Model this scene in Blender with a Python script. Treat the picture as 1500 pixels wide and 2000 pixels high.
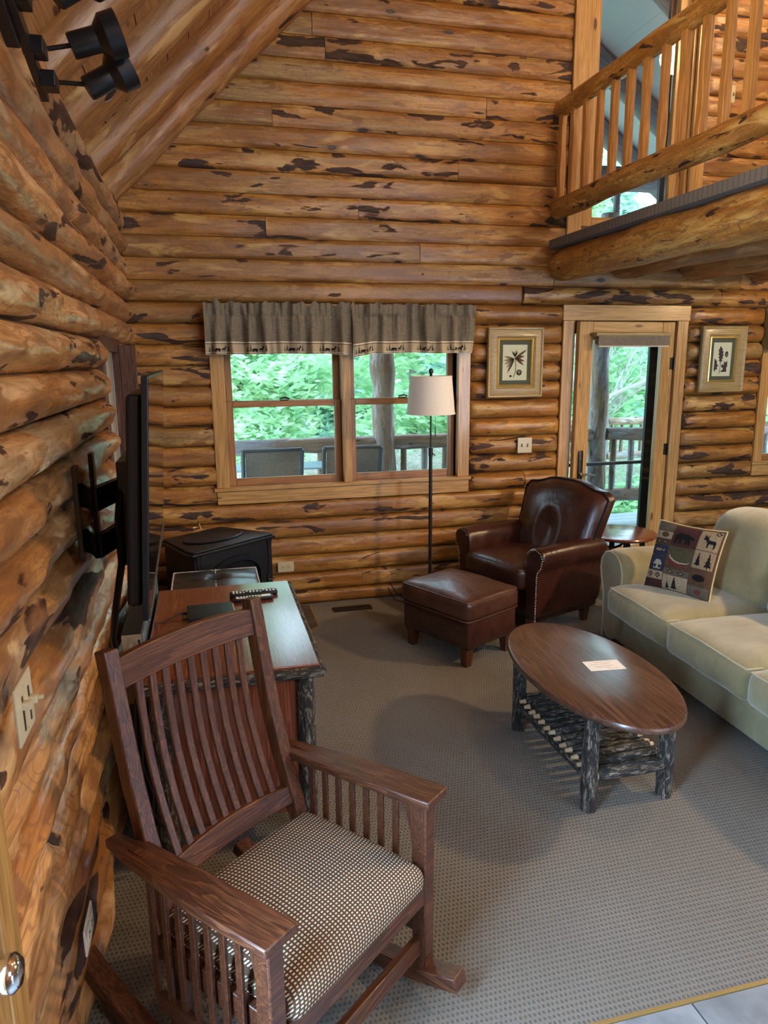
import bpy, bmesh, math, random
from mathutils import Vector, Matrix, noise
PI = math.pi
R = math.radians
for o in list(bpy.data.objects): bpy.data.objects.remove(o, do_unlink=True)
SC = bpy.context.scene
COL = SC.collection
random.seed(7)

# ------------------------------------------------------------------ camera
pitch, yaw, roll = .2114, .24284, .00921
fv = Vector((math.sin(yaw)*math.cos(pitch), math.cos(yaw)*math.cos(pitch), -math.sin(pitch)))
rv = Vector((math.cos(yaw), -math.sin(yaw), 0))
dv = fv.cross(rv)
r2 = rv*math.cos(roll)+dv*math.sin(roll)
d2 = -rv*math.sin(roll)+dv*math.cos(roll)
cam_data = bpy.data.cameras.new('camera')
cam = bpy.data.objects.new('camera', cam_data)
COL.objects.link(cam)
m3 = Matrix((r2, -d2, -fv)).transposed()
cam.matrix_world = Matrix.Translation((.43, -4.9635, 1.75)) @ m3.to_4x4()
cam_data.sensor_fit = 'VERTICAL'; cam_data.sensor_height = 36; cam_data.sensor_width = 27
cam_data.lens = 1387/2000*36
cam_data.clip_start = .02; cam_data.clip_end = 200
SC.camera = cam

# ------------------------------------------------------------------ world, exposure
w = bpy.data.worlds.new('world'); SC.world = w; w.use_nodes = True
nt = w.node_tree; nt.nodes.clear()
wo = nt.nodes.new('ShaderNodeOutputWorld'); bg = nt.nodes.new('ShaderNodeBackground')
tc = nt.nodes.new('ShaderNodeTexCoord'); sp = nt.nodes.new('ShaderNodeSeparateXYZ'); rp = nt.nodes.new('ShaderNodeValToRGB')
nt.links.new(tc.outputs['Generated'], sp.inputs[0]); nt.links.new(sp.outputs[2], rp.inputs[0])
rp.color_ramp.elements[0].position = 0; rp.color_ramp.elements[0].color = (.68, .88, 1.0, 1)
rp.color_ramp.elements[1].position = .8; rp.color_ramp.elements[1].color = (.60, .80, 1, 1)
nt.links.new(rp.outputs[0], bg.inputs[0]); bg.inputs[1].default_value = 8.0
nt.links.new(bg.outputs[0], wo.inputs[0])
vs = SC.view_settings
SC.display_settings.display_device = 'sRGB'
vs.view_transform = 'Standard'; vs.look = 'None'; vs.gamma = 1; vs.use_curve_mapping = False
vs.exposure = -0.08

def light(kind, name, loc, energy, color, target=None, size=.2, size_y=None, spot=None, blend=.6):
    d = bpy.data.lights.new(name, kind); o = bpy.data.objects.new(name, d); COL.objects.link(o)
    d.energy = energy; d.color = color
    if kind == 'AREA':
        d.size = size
        if size_y: d.shape = 'RECTANGLE'; d.size_y = size_y
    else: d.shadow_soft_size = size
    if kind == 'SPOT': d.spot_size = spot; d.spot_blend = blend
    o.location = loc
    if target is not None:
        o.rotation_euler = (Vector(target)-Vector(loc)).to_track_quat('-Z', 'Y').to_euler()
    return o
WARM = (1, .70, .38); COOL = (.50, .71, 1)
light('AREA', 'daylight_left_door', (-.55, -4.30, 1.25), 360, COOL, (2.6, -3.5, .1), .85, 1.9)
light('AREA', 'fill_light_gable', (3.57, -7.85, 4.1), 70, (.70, .84, 1), (2.6, -2.2, .3), 1.8, 1.8)  # added cool fill from high behind the camera, through an invented gable opening
light('AREA', 'fill_light_rear', (5.35, -7.85, 1.1), 200, COOL, (1.6, -3.4, .3), .80, 1.9)  # added cool fill behind the camera; the rear doorway is made up
light('SPOT', 'ceiling_can_main', (4.35, -2.95, 2.34), 290, WARM, (1.6, -1.5, 0), .06, None, R(105), .6)
light('SPOT', 'ceiling_can_loft', (5.0, -1.5, 2.34), 80, WARM, (4.3, -.3, .9), .06, None, R(140), .5)
light('POINT', 'pendant_high', (3.0, -3.2, 4.3), 125, WARM, None, .18)
light('POINT', 'pendant_loft', (4.9, -1.4, 4.5), 115, WARM, None, .15)
light('POINT', 'fill_light_entry', (1.9, -6.3, 2.7), 105, (1, .78, .54), None, .15)  # added warm fill behind the camera, brightens the left wall

# ------------------------------------------------------------------ node helper
class NB:
    def __init__(s, name):
        s.m = bpy.data.materials.new(name); s.m.use_nodes = True
        s.t = s.m.node_tree; s.t.nodes.clear()
        s.out = s.t.nodes.new('ShaderNodeOutputMaterial')
        s.b = s.t.nodes.new('ShaderNodeBsdfPrincipled'); s.t.links.new(s.b.outputs[0], s.out.inputs[0])
    def n(s, typ): return s.t.nodes.new('ShaderNode'+typ)
    def l(s, a, b):
        if hasattr(a, 'links'): s.t.links.new(a, b)
        elif isinstance(a, (tuple, list)) and len(a) == 3 and b.type == 'RGBA': b.default_value = (*a, 1)
        else: b.default_value = a
    def set(s, **k):
        for key, v in k.items():
            s.l(v, s.b.inputs[{'color': 'Base Color', 'rough': 'Roughness', 'metal': 'Metallic', 'normal': 'Normal', 'coat': 'Coat Weight',
                               'coat_rough': 'Coat Roughness', 'trans': 'Transmission Weight', 'ior': 'IOR', 'alpha': 'Alpha', 'sheen': 'Sheen Weight',
                               'spec': 'Specular IOR Level', 'sss': 'Subsurface Weight', 'emit': 'Emission Color', 'estr': 'Emission Strength'}[key]])
        return s.m
    def co(s, rnd=True, scale=(1, 1, 1)):
        c = s.n('TexCoord').outputs['Object']
        if rnd:
            i = s.n('ObjectInfo').outputs['Random']
            mm = s.n('VectorMath'); mm.operation = 'SCALE'; mm.inputs[0].default_value = (31.7, 17.3, 23.9); s.l(i, mm.inputs['Scale'])
            a = s.n('VectorMath'); a.operation = 'ADD'; s.l(c, a.inputs[0]); s.l(mm.outputs[0], a.inputs[1]); c = a.outputs[0]
        return s.sc(c, scale)
    def sc(s, c, scale):
        m = s.n('VectorMath'); m.operation = 'MULTIPLY'; s.l(c, m.inputs[0]); m.inputs[1].default_value = scale; return m.outputs[0]
    def rnd(s): return s.n('ObjectInfo').outputs['Random']
    def noise(s, c, scale=1, detail=3, rough=.5, dist=0):
        x = s.n('TexNoise'); s.l(c, x.inputs['Vector']); x.inputs['Scale'].default_value = scale; x.inputs['Detail'].default_value = detail
        x.inputs['Roughness'].default_value = rough; x.inputs['Distortion'].default_value = dist; return x.outputs[0]
    def vor(s, c, scale=1, feat='F1', rand=1):
        x = s.n('TexVoronoi'); s.l(c, x.inputs['Vector']); x.inputs['Scale'].default_value = scale; x.feature = feat; x.inputs['Randomness'].default_value = rand
        return x.outputs['Distance']
    def ramp(s, f, *st, interp='LINEAR'):
        x = s.n('ValToRGB'); s.l(f, x.inputs[0]); cr = x.color_ramp; cr.interpolation = interp
        while len(cr.elements) < len(st): cr.elements.new(1)
        for e, (p, c) in zip(cr.elements, st):
            e.position = p; e.color = (c, c, c, 1) if not isinstance(c, tuple) else (*c, 1)
        return x.outputs[0]
    def mix(s, f, a, b, mode='MIX'):
        x = s.n('Mix'); x.data_type = 'RGBA'; x.blend_type = mode; s.l(f, x.inputs[0]); s.l(a, x.inputs[6]); s.l(b, x.inputs[7]); return x.outputs[2]
    def math(s, op, a, b=0.0, c=None):
        x = s.n('Math'); x.operation = op; s.l(a, x.inputs[0]); s.l(b, x.inputs[1])
        if c is not None: s.l(c, x.inputs[2])
        return x.outputs[0]
    def bump(s, h, strength=.3, dist=.01):
        x = s.n('Bump'); s.l(h, x.inputs['Height']); x.inputs['Strength'].default_value = strength; x.inputs['Distance'].default_value = dist; return x.outputs[0]
    def sep(s, c):
        x = s.n('SeparateXYZ'); s.l(c, x.inputs[0]); return x.outputs

def flat(name, col, rough=.5, metal=0., **k):
    b = NB(name); return b.set(color=col, rough=rough, metal=metal, **k)

def log_mat(name, big=1., bark=.60, light=1., fig=.35, grey=.35, rough=.42, hue=(1, 1, 1)):
    b = NB(name); c = b.co()
    h = lambda r_, g_, b_: (r_*light*hue[0], g_*light*hue[1], b_*light*hue[2])
    tone = b.noise(b.sc(c, (2.2/big, 9/big, 9/big)), 1, 3, .55)
    base = b.ramp(tone, (.28, h(.27, .105, .024)), (.48, h(.43, .19, .045)), (.70, h(.62, .335, .10)))
    gtone = b.noise(b.sc(c, (.9, 5, 5)), 1, 2)
    gm = b.math('MULTIPLY', b.ramp(gtone, (.50, 0.), (.68, 1.)), b.math('MULTIPLY', b.ramp(b.rnd(), (.2, .3), (.9, 1.)), grey*2))
    base = b.mix(gm, base, h(.40, .29, .13))
    vary = b.ramp(b.math('FRACT', b.math('MULTIPLY', b.rnd(), 7.31)), (0, .72), (1, 1.12))
    base = b.mix(1., base, vary, 'MULTIPLY')
    grain = b.noise(b.sc(c, (5, 90, 90)), 1, 4, .6)
    base = b.mix(b.ramp(grain, (.35, .55), (.62, 0.)), base, h(.17, .07, .022))
    fn = b.noise(b.sc(c, (4.5/big, 15/big, 15/big)), 1, 2, .5, .35)
    rings = b.math('SINE', b.math('MULTIPLY', fn, 78.))
    fr = b.math('MULTIPLY', b.ramp(rings, (.60, 0.), (.98, 1.)), fig)
    base = b.mix(fr, base, h(.20, .085, .025))
    bn = b.noise(b.sc(c, (3.6/big, 15/big, 15/big)), 1, 4, .5, .5)
    vth = b.math('MULTIPLY', b.math('SUBTRACT', b.math('FRACT', b.math('MULTIPLY', b.rnd(), 13.7)), .35), .15)
    bm_ = b.ramp(b.math('SUBTRACT', bn, vth), (bark, 0.), (bark+.018, 1.))
    bc = b.ramp(b.noise(b.sc(c, (10, 60, 60)), 1, 3), (.35, (.020, .009, .006)), (.7, (.075, .034, .018)))
    base = b.mix(b.ramp(b.noise(b.sc(c, (2.5, 12, 12)), 1, 4, .6, .6), (.55, 0.), (.66, .55)), base, h(.70, .48, .20))
    base = b.mix(bm_, base, bc)
    m2 = b.ramp(b.noise(b.sc(c, (5.5/big, 22/big, 22/big)), 1, 4, .55, .8), (.56, 0.), (.60, .8))
    base = b.mix(b.math('MULTIPLY', m2, b.math('SUBTRACT', 1., bm_)), base, h(.22, .095, .030))
    kd = b.n('VectorMath'); kd.operation = 'ADD'; kc = b.n('VectorMath'); kc.operation = 'SCALE'; b.l(b.noise(b.sc(c, (9, 30, 30)), 1, 2), kc.inputs['Scale']); kc.inputs[0].default_value = (.16, .16, .16)
    b.l(b.sc(c, (2.4/big, 7/big, 7/big)), kd.inputs[0]); b.l(kc.outputs[0], kd.inputs[1])
    kv = b.vor(kd.outputs[0], 1)
    halo = b.ramp(kv, (.085, .8), (.17, 0.)); base = b.mix(halo, base, h(.20, .09, .03))
    kn = b.ramp(kv, (.060, 1.), (.078, 0.))
    base = b.mix(kn, base, (.022, .010, .006))
    hgt = b.math('SUBTRACT', b.math('MULTIPLY', grain, .25), b.math('MULTIPLY', b.math('MAXIMUM', bm_, kn), .5))
    hgt = b.math('ADD', hgt, b.math('MULTIPLY', b.noise(b.sc(c, (6/big, 16/big, 16/big)), 1, 3), 1.3*big*big))
    rg = b.math('ADD', b.ramp(gtone, (.3, rough-.06), (.7, rough+.12)), b.math('MULTIPLY', bm_, .28))
    return b.set(color=base, rough=rg, normal=b.bump(hgt, .55, .012), coat=b.math('MULTIPLY', b.math('SUBTRACT', 1., bm_), .15), coat_rough=.3)

def wood_mat(name, c0, c1, c2, axis=0, rough=.35, scale=1., coat=.0, knots=False, rnd=True, bumps=.12):
    b = NB(name); s = [14*scale]*3; s[axis] = .9*scale
    c = b.co(rnd); n1 = b.noise(b.sc(c, tuple(s)), 1, 3, .5, .6)
    rings = b.math('FRACT', b.math('MULTIPLY', n1, 9.))
    col = b.ramp(rings, (0., c0), (.55, c1), (.97, c2), (1., c0))
    s2 = [170*scale]*3; s2[axis] = 5*scale
    f = b.noise(b.sc(c, tuple(s2)), 1, 3, .6)
    col = b.mix(b.ramp(f, (.38, .6), (.6, 0.)), col, tuple(v*.45 for v in c0))
    if knots:
        s3 = [7.]*3; s3[axis] = 2.2
        kn = b.ramp(b.vor(b.sc(c, tuple(s3)), 1), (.07, 1.), (.11, 0.))
        col = b.mix(kn, col, (.09, .03, .012))
    return b.set(color=col, rough=rough, normal=b.bump(f, bumps, .004), coat=coat, coat_rough=.15)

M = {}
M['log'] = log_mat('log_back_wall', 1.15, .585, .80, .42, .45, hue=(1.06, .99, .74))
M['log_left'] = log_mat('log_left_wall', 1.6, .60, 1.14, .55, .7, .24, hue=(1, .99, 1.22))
M['log_beam'] = log_mat('log_beam', .75, .64, 1.05, .85, .15, hue=(1, 1.08, .9))
M['log_rafter'] = log_mat('log_rafter', 1.4, .675, .85, .15, .25, hue=(1, .93, .98))
PIN = ((.42, .22, .06), (.55, .315, .105), (.49, .27, .085))
M['pine'] = wood_mat('pine_trim', *PIN, 0, .4, .8, .15, True)
M['pine_dark'] = wood_mat('pine_jamb', (.30, .13, .04), (.40, .19, .065), (.33, .15, .05), 0, .4, .8, .1)
M['baluster'] = wood_mat('pine_baluster', (.50, .24, .06), (.66, .35, .11), (.55, .27, .07), 0, .4, 1., .1, True)
M['plank'] = wood_mat('pine_plank', (.33, .14, .04), (.45, .21, .07), (.38, .17, .05), 0, .45, .6, .05, True)
for ax, nm in enumerate('xyz'):
    M['oak'+nm] = wood_mat('dark_oak_'+nm, (.052, .015, .007), (.088, .027, .011), (.15, .052, .020), ax, .42, 1.6, .12, bumps=.25)
    M['cherry'+nm] = wood_mat('cherry_'+nm, (.15, .038, .018), (.20, .055, .026), (.24, .075, .033), ax, .20, .9, .4, bumps=.015)
M['tabletop'] = wood_mat('walnut_tabletop', (.070, .030, .018), (.105, .047, .028), (.14, .068, .040), 1, .30, .8, .3, False, False, .03)
b = NB('bark'); c = b.co(); n_ = b.noise(b.sc(c, (22, 75, 75)), 1, 5, .7, .9)
M['bark'] = b.set(color=b.ramp(n_, (.42, (.008, .007, .006)), (.53, (.040, .032, .025)), (.62, (.24, .20, .155))), rough=.75, normal=b.bump(n_, .9, .012))
M['peeled'] = flat('peeled_wood_end', (.55, .38, .22), .6)
# carpet
b = NB('carpet'); c = b.co(False); s = b.sep(b.sc(c, (1/.014, 1/.018, 1)))
row = b.math('FLOOR', s[1]); fx = b.math('FRACT', b.math('ADD', s[0], b.math('MULTIPLY', row, .5))); fy = b.math('FRACT', s[1])
dx = b.math('SUBTRACT', fx, .5); dy = b.math('SUBTRACT', fy, .5)
d_ = b.math('SQRT', b.math('ADD', b.math('MULTIPLY', dx, dx), b.math('MULTIPLY', dy, dy)))
dot = b.ramp(d_, (.16, 1.), (.32, 0.)); nn = b.noise(c, 260, 2); big_ = b.noise(c, 2.2, 3)
col = b.mix(dot, b.ramp(big_, (.3, (.160, .140, .114)), (.7, (.192, .170, .142))), (.10, .088, .075))
col = b.mix(b.ramp(nn, (.35, .45), (.6, 0.)), col, (.105, .093, .08))
M['carpet'] = b.set(color=col, rough=.95, sheen=.15, spec=.1, normal=b.bump(b.math('SUBTRACT', b.math('MULTIPLY', nn, .5), dot), .8, .006))
b = NB('slate_tile'); c = b.co(); n_ = b.noise(c, 7, 5, .6, .4)
M['tile'] = b.set(color=b.ramp(n_, (.3, (.13, .145, .16)), (.55, (.21, .23, .25)), (.75, (.30, .31, .31))), rough=.38, normal=b.bump(n_, .2, .01))
b = NB('hearth_tile'); c = b.co(); n_ = b.noise(c, 9, 4)
M['hearth'] = b.set(color=b.ramp(n_, (.3, (.05, .042, .032)), (.7, (.095, .08, .06))), rough=.45)
M['grout'] = flat('grout', (.12, .11, .10), .9)
M['brass'] = flat('brass_strip', (.50, .36, .14), .35, .7)
M['chinking'] = flat('log_joint_filler', (.10, .05, .02), .8)
M['black_metal'] = flat('black_metal', (.012, .012, .014), .38, .3)
b = NB('cast_iron'); n_ = b.noise(b.co(False), 220, 2)
M['iron'] = b.set(color=(.010, .0115, .016), rough=.42, metal=.3, normal=b.bump(n_, .15, .002))
M['iron_light'] = flat('log_set', (.03, .03, .035), .7)
M['bronze'] = flat('dark_bronze', (.06, .05, .04), .35, .9)
M['chrome'] = flat('chrome', (.75, .76, .78), .12, 1.)
M['ivory'] = flat('ivory_plastic', (.50, .43, .28), .35)
M['white_plastic'] = flat('white_plastic', (.72, .72, .70), .3)
M['slot'] = flat('dark_slot', (.03, .025, .02), .6)
M['black_plastic'] = flat('black_plastic', (.006, .006, .008), .42, spec=.3)
M['screen'] = flat('tv_screen', (.008, .008, .010), .045, 0., spec=.9)
M['grey_edge'] = flat('tv_grey_edge', (.30, .34, .38), .25, .8)
M['rubber'] = flat('button_rubber', (.62, .63, .62), .5)
M['led'] = flat('violet_indicator', (.1, .05, .3), .4, emit=(.35, .2, 1), estr=6)
M['paper'] = flat('paper', (.80, .77, .76), .6)
M['ink'] = flat('grey_ink', (.30, .28, .32), .7)
b = NB('window_glass')
lp = None
M['glass'] = b.set(color=(.97, 1, 1), rough=0.0, trans=1., ior=1.02, spec=.5)
gl = b.n('BsdfGlossy'); gl.inputs['Roughness'].default_value = .01; tr = b.n('BsdfTransparent'); tr.inputs[0].default_value = (.93, .97, .98, 1)
fr_ = b.n('Fresnel'); fr_.inputs[0].default_value = 1.5; ms = b.n('MixShader')
bf_ = b.n('NewGeometry').outputs['Backfacing']; b.l(b.math('MULTIPLY', fr_.outputs[0], b.math('SUBTRACT', 1., bf_)), ms.inputs[0]); b.l(tr.outputs[0], ms.inputs[1]); b.l(gl.outputs[0], ms.inputs[2]); b.t.links.new(ms.outputs[0], b.out.inputs[0])
def leather(name, c0, c1, c2, rough=.3, wr=.35):
    b = NB(name); c = b.co(); n_ = b.noise(c, 5, 4, .55, .5); f = b.noise(c, 320, 2); wrk = b.noise(b.sc(c, (9, 9, 4)), 1.6, 3, .5, 1.4)
    return b.set(color=b.ramp(n_, (.3, c0), (.52, c1), (.75, c2)), rough=b.ramp(n_, (.3, rough-.04), (.7, rough+.12)), coat=.25, coat_rough=.2,
                 normal=b.bump(b.math('ADD', b.math('MULTIPLY', f, .12), wrk), wr, .012))
M['leather'] = leather('brown_leather', (.024, .007, .005), (.040, .011, .007), (.070, .021, .012), .28)
M['leather_worn'] = leather('worn_brown_leather', (.038, .013, .008), (.070, .025, .014), (.115, .045, .026), .34)
M['leather_black'] = leather('black_leather', (.010, .012, .014), (.018, .02, .023), (.03, .033, .036), .3, .2)
M['nail'] = flat('nailhead_brass', (.62, .52, .38), .25, 1.)
M['white_piping'] = flat('white_piping', (.55, .56, .55), .5)
def suede(name, c0, c1):
    b = NB(name); c = b.co(); n_ = b.noise(c, 4.5, 4, .6, .6); f = b.noise(c, 500, 2); w_ = b.noise(b.sc(c, (4, 11, 3)), 1, 3, .5, .8)
    return b.set(color=b.ramp(n_, (.35, c0), (.65, c1)), rough=.85, sheen=.5, spec=.2, normal=b.bump(b.math('ADD', b.math('MULTIPLY', f, .15), w_), .35, .012))
M['suede'] = suede('sage_suede', (.205, .178, .09), (.295, .255, .14))
M['suede_pipe'] = suede('sage_piping', (.34, .32, .20), (.42, .39, .26))
# rocker plaid
b = NB('check_upholstery'); c = b.co(False); q_ = b.sep(c); cx_ = b.n('CombineXYZ'); b.l(b.math('SUBTRACT', q_[0], b.math('MULTIPLY', q_[2], .25)), cx_.inputs[0]); b.l(b.math('ADD', q_[1], q_[2]), cx_.inputs[1]); s = b.sep(b.sc(cx_.outputs[0], (1/.0105, 1/.0105, 1)))
fx, fy = b.math('FRACT', s[0]), b.math('FRACT', s[1])
mx = b.ramp(b.math('ABSOLUTE', b.math('SUBTRACT', fx, .5)), (.24, 1.), (.32, 0.)); my = b.ramp(b.math('ABSOLUTE', b.math('SUBTRACT', fy, .5)), (.20, 1.), (.28, 0.))
par = b.math('GREATER_THAN', b.math('FRACT', b.math('MULTIPLY', b.math('FLOOR', s[1]), .5)), .25)
lines = b.mix(par, (.14, .022, .022), (.030, .065, .050))
col = b.mix(b.math('MULTIPLY', mx, b.math('SUBTRACT', 1., my)), (.075, .048, .030), lines)
col = b.mix(b.math('MULTIPLY', mx, my), col, (.62, .55, .40))
M['check'] = b.set(color=col, rough=.9, spec=.15, normal=b.bump(b.math('MULTIPLY', mx, my), .5, .003))
def cloth(name, c0, c1, sc=500., rough=.9):
    b = NB(name); c = b.co(False); a = b.noise(b.sc(c, (sc, sc*.06, sc*.06)), 1, 2); d = b.noise(b.sc(c, (sc*.06, sc*.06, sc)), 1, 2)
    f = b.math('MULTIPLY', b.math('ADD', a, d), .5)
    return b.set(color=b.ramp(f, (.38, c0), (.6, c1)), rough=rough, spec=.15, normal=b.bump(f, .2, .002))
M['linen'] = cloth('taupe_linen', (.12, .098, .068), (.21, .178, .13))
M['band'] = cloth('beige_band', (.36, .29, .19), (.44, .36, .24))
M['cream'] = cloth('cream_stripe', (.62, .55, .42), (.68, .61, .47))
M['dark_thread'] = flat('dark_thread', (.022, .018, .016), .9)
M['green_thread'] = flat('green_thread', (.05, .055, .038), .9)
M['shade'] = cloth('lamp_shade_linen', (.68, .63, .56), (.76, .71, .64), 900)
M['roller'] = cloth('roller_blind', (.15, .12, .09), (.24, .20, .15), 400)
M['gilt_frame'] = wood_mat('antique_gold_frame', (.30, .21, .085), (.38, .28, .12), (.34, .25, .10), 0, .42, 1.5, .1)
M['gold'] = flat('gold_fillet', (.60, .42, .12), .3, .7)
M['mat_board'] = flat('grey_green_mat', (.075, .078, .055), .8)
M['print_paper'] = flat('print_paper', (.66, .60, .43), .7)
for nm, cc in dict(ink_brown=(.17, .085, .055), ink_plum=(.085, .055, .070), ink_dark=(.04, .035, .028), t_black=(.013, .012, .014), t_tan=(.34, .25, .15), t_beige=(.42, .33, .22),
                   t_brown=(.11, .06, .035), t_maroon=(.075, .03, .028), t_navy=(.035, .042, .075), t_red=(.20, .04, .035), t_grey=(.13, .115, .085), t_white=(.50, .46, .38), t_olive=(.10, .085, .045)).items():
    M[nm] = cloth(nm, tuple(v*.55 for v in cc), tuple(v*.9 for v in cc), 600)
M['pillow_back'] = cloth('cream_pillow_back', (.50, .39, .20), (.58, .46, .26), 300)
M['weathered'] = log_mat('weathered_log', 1.2, .70, .8, .2, 1.3, .8, hue=(.95, 1.35, 3.2))
b = NB('deck_board'); c = b.co(); n_ = b.noise(b.sc(c, (2, 60, 60)), 1, 4)
M['deck'] = b.set(color=b.ramp(n_, (.3, (.25, .29, .31)), (.7, (.42, .46, .48))), rough=.6)
M['porch_white'] = flat('porch_ceiling_board', (.42, .45, .48), .7)
M['porch_grey'] = wood_mat('porch_grey_log', (.16, .15, .17), (.22, .21, .23), (.19, .18, .2), 0, .7)
def leafm(name, c0, c1):
    b = NB(name); r_ = b.noise(b.co(False), 3.1, 3); b.set(color=b.ramp(r_, (.35, c0), (.65, c1)), rough=.6)
    t = b.n('BsdfTranslucent'); b.l(b.ramp(r_, (.35, c0), (.65, c1)), t.inputs[0]); m = b.n('MixShader'); m.inputs[0].default_value = .45
    b.l(b.b.outputs[0], m.inputs[1]); b.l(t.outputs[0], m.inputs[2]); b.t.links.new(m.outputs[0], b.out.inputs[0]); return b.m
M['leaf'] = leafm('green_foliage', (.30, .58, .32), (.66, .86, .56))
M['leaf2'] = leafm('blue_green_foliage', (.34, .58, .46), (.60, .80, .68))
M['twig'] = leafm('dry_twigs', (.42, .40, .36), (.75, .72, .66))
b = NB('lawn'); M['lawn'] = b.set(color=b.ramp(b.noise(b.co(False), 1.3, 5), (.35, (.18, .30, .10)), (.65, (.45, .48, .33))), rough=.9)
b = NB('sling_mesh'); c = b.co(False); f = b.noise(b.sc(c, (300, 300, 300)), 1, 1)
M['sling'] = b.set(color=b.ramp(f, (.4, (.13, .105, .075)), (.6, (.28, .25, .20))), rough=.7)
M['sling_blue'] = flat('pale_blue_sling', (.42, .55, .60), .7)
M['patio_metal'] = flat('patio_metal', (.10, .115, .12), .4, .5)
M['patio_top'] = flat('patio_table_top', (.33, .48, .54), .25)

# ------------------------------------------------------------------ geometry helpers
def obj(name, bm, m=None, parent=None, smooth=True, bevel=0, loc=None, rot=None, ang=38, seg=2):
    me = bpy.data.meshes.new(name)
    bmesh.ops.recalc_face_normals(bm, faces=bm.faces)
    bm.to_mesh(me); bm.free()
    for mm in (m if isinstance(m, (list, tuple)) else [m]):
        if mm is not None: me.materials.append(M[mm] if isinstance(mm, str) else mm)
    if smooth:
        me.shade_smooth(); me.set_sharp_from_angle(angle=R(ang))
    o = bpy.data.objects.new(name, me); COL.objects.link(o)
    if parent is not None: o.parent = parent
    if loc is not None: o.location = loc
    if rot is not None: o.rotation_euler = rot
    if bevel:
        md = o.modifiers.new('bevel', 'BEVEL'); md.width = bevel; md.segments = seg; md.limit_method = 'ANGLE'; md.angle_limit = R(40); md.harden_normals = False
    return o
def tag(o, label, cat, group=None):
    o['label'] = label; o['category'] = cat
    if group: o['group'] = group
    return o
def thing(name, label, cat, loc=(0, 0, 0), rz=0, group=None):
    o = bpy.data.objects.new(name, None); COL.objects.link(o); o.location = loc; o.rotation_euler = (0, 0, rz); o.empty_display_size = .1
    return tag(o, label, cat, group)
def struct(name, parent=None):
    o = bpy.data.objects.new(name, None); COL.objects.link(o); o['kind'] = 'structure'; o.parent = parent; o.empty_display_size = .1; return o
def copy_tree(o, parent=None):
    c = o.copy(); COL.objects.link(c)
    if parent is not None: c.parent = parent
    for ch in o.children: copy_tree(ch, c)
    return c
def BM(): return bmesh.new()
def bx(bm, x0, x1, y0, y1, z0, z1, taper=0., mi=0):
    vs_ = []
    for z, t in ((z0, taper), (z1, 0)):
        for x, y in ((x0+t, y0+t), (x1-t, y0+t), (x1-t, y1-t), (x0+t, y1-t)): vs_.append(bm.verts.new((x, y, z)))
    fs = [(3, 2, 1, 0), (4, 5, 6, 7), (0, 1, 5, 4), (1, 2, 6, 5), (2, 3, 7, 6), (3, 0, 4, 7)]
    for f in fs: bm.faces.new([vs_[i] for i in f]).material_index = mi
    return vs_
def tube(bm, pts, rad, seg=10, cap=True, wob=0, seed=0, mi=0, flat_=(1, 1)):
    pts = [Vector(p) for p in pts]; n = len(pts); rings = []
    up = Vector((0, 0, 1))
    t0 = (pts[1]-pts[0]).normalized()
    if abs(t0.z) > .9: up = Vector((1, 0, 0))
    a = t0.cross(up).normalized()
    for i, p in enumerate(pts):
        t = (pts[min(i+1, n-1)]-pts[max(i-1, 0)]).normalized()
        a = (a-t*a.dot(t)).normalized(); c = t.cross(a)
        r = rad[i] if isinstance(rad, (list, tuple)) else rad
        ring = []
        for k in range(seg):
            th = 2*PI*k/seg; rr = r
            if wob: rr = r*(1+wob*noise.noise(Vector((p.x*4+seed, p.y*4+math.cos(th)*.7, p.z*4+math.sin(th)*.7))))
            ring.append(bm.verts.new(p+a*math.cos(th)*rr*flat_[0]+c*math.sin(th)*rr*flat_[1]))
        rings.append(ring)
    for i in range(n-1):
        for k in range(seg):
            bm.faces.new((rings[i][k], rings[i][(k+1) % seg], rings[i+1][(k+1) % seg], rings[i+1][k])).material_index = mi
    if cap:
        bm.faces.new(rings[0][::-1]).material_index = mi; bm.faces.new(rings[-1]).material_index = mi
def lathe(bm, prof, seg=28, cx=0, cy=0, close=True, sx=1, sy=1, mi=0):
    rings = [[bm.verts.new((cx+r*sx*math.cos(2*PI*k/seg), cy+r*sy*math.sin(2*PI*k/seg), z)) for k in range(seg)] for r, z in prof]
    for a, b_ in zip(rings, rings[1:]):
        for k in range(seg): bm.faces.new((a[k], a[(k+1) % seg], b_[(k+1) % seg], b_[k])).material_index = mi
    if close: bm.faces.new(rings[0][::-1]).material_index = mi; bm.faces.new(rings[-1]).material_index = mi
def sweep(bm, pts, side, w_, t_, mi=0):
    pts = [Vector(p) for p in pts]; side = Vector(side).normalized(); n = len(pts); rings = []
    for i, p in enumerate(pts):
        t = (pts[min(i+1, n-1)]-pts[max(i-1, 0)]).normalized(); nn_ = t.cross(side).normalized()
        ww = w_[i] if isinstance(w_, (list, tuple)) else w_; tt = t_[i] if isinstance(t_, (list, tuple)) else t_
        rings.append([bm.verts.new(p+side*ww/2*a+nn_*tt/2*c_) for a, c_ in ((-1, -1), (1, -1), (1, 1), (-1, 1))])
    for a, b_ in zip(rings, rings[1:]):
        for k in range(4): bm.faces.new((a[k], a[(k+1) % 4], b_[(k+1) % 4], b_[k])).material_index = mi
    bm.faces.new(rings[0][::-1]).material_index = mi; bm.faces.new(rings[-1]).material_index = mi
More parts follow.
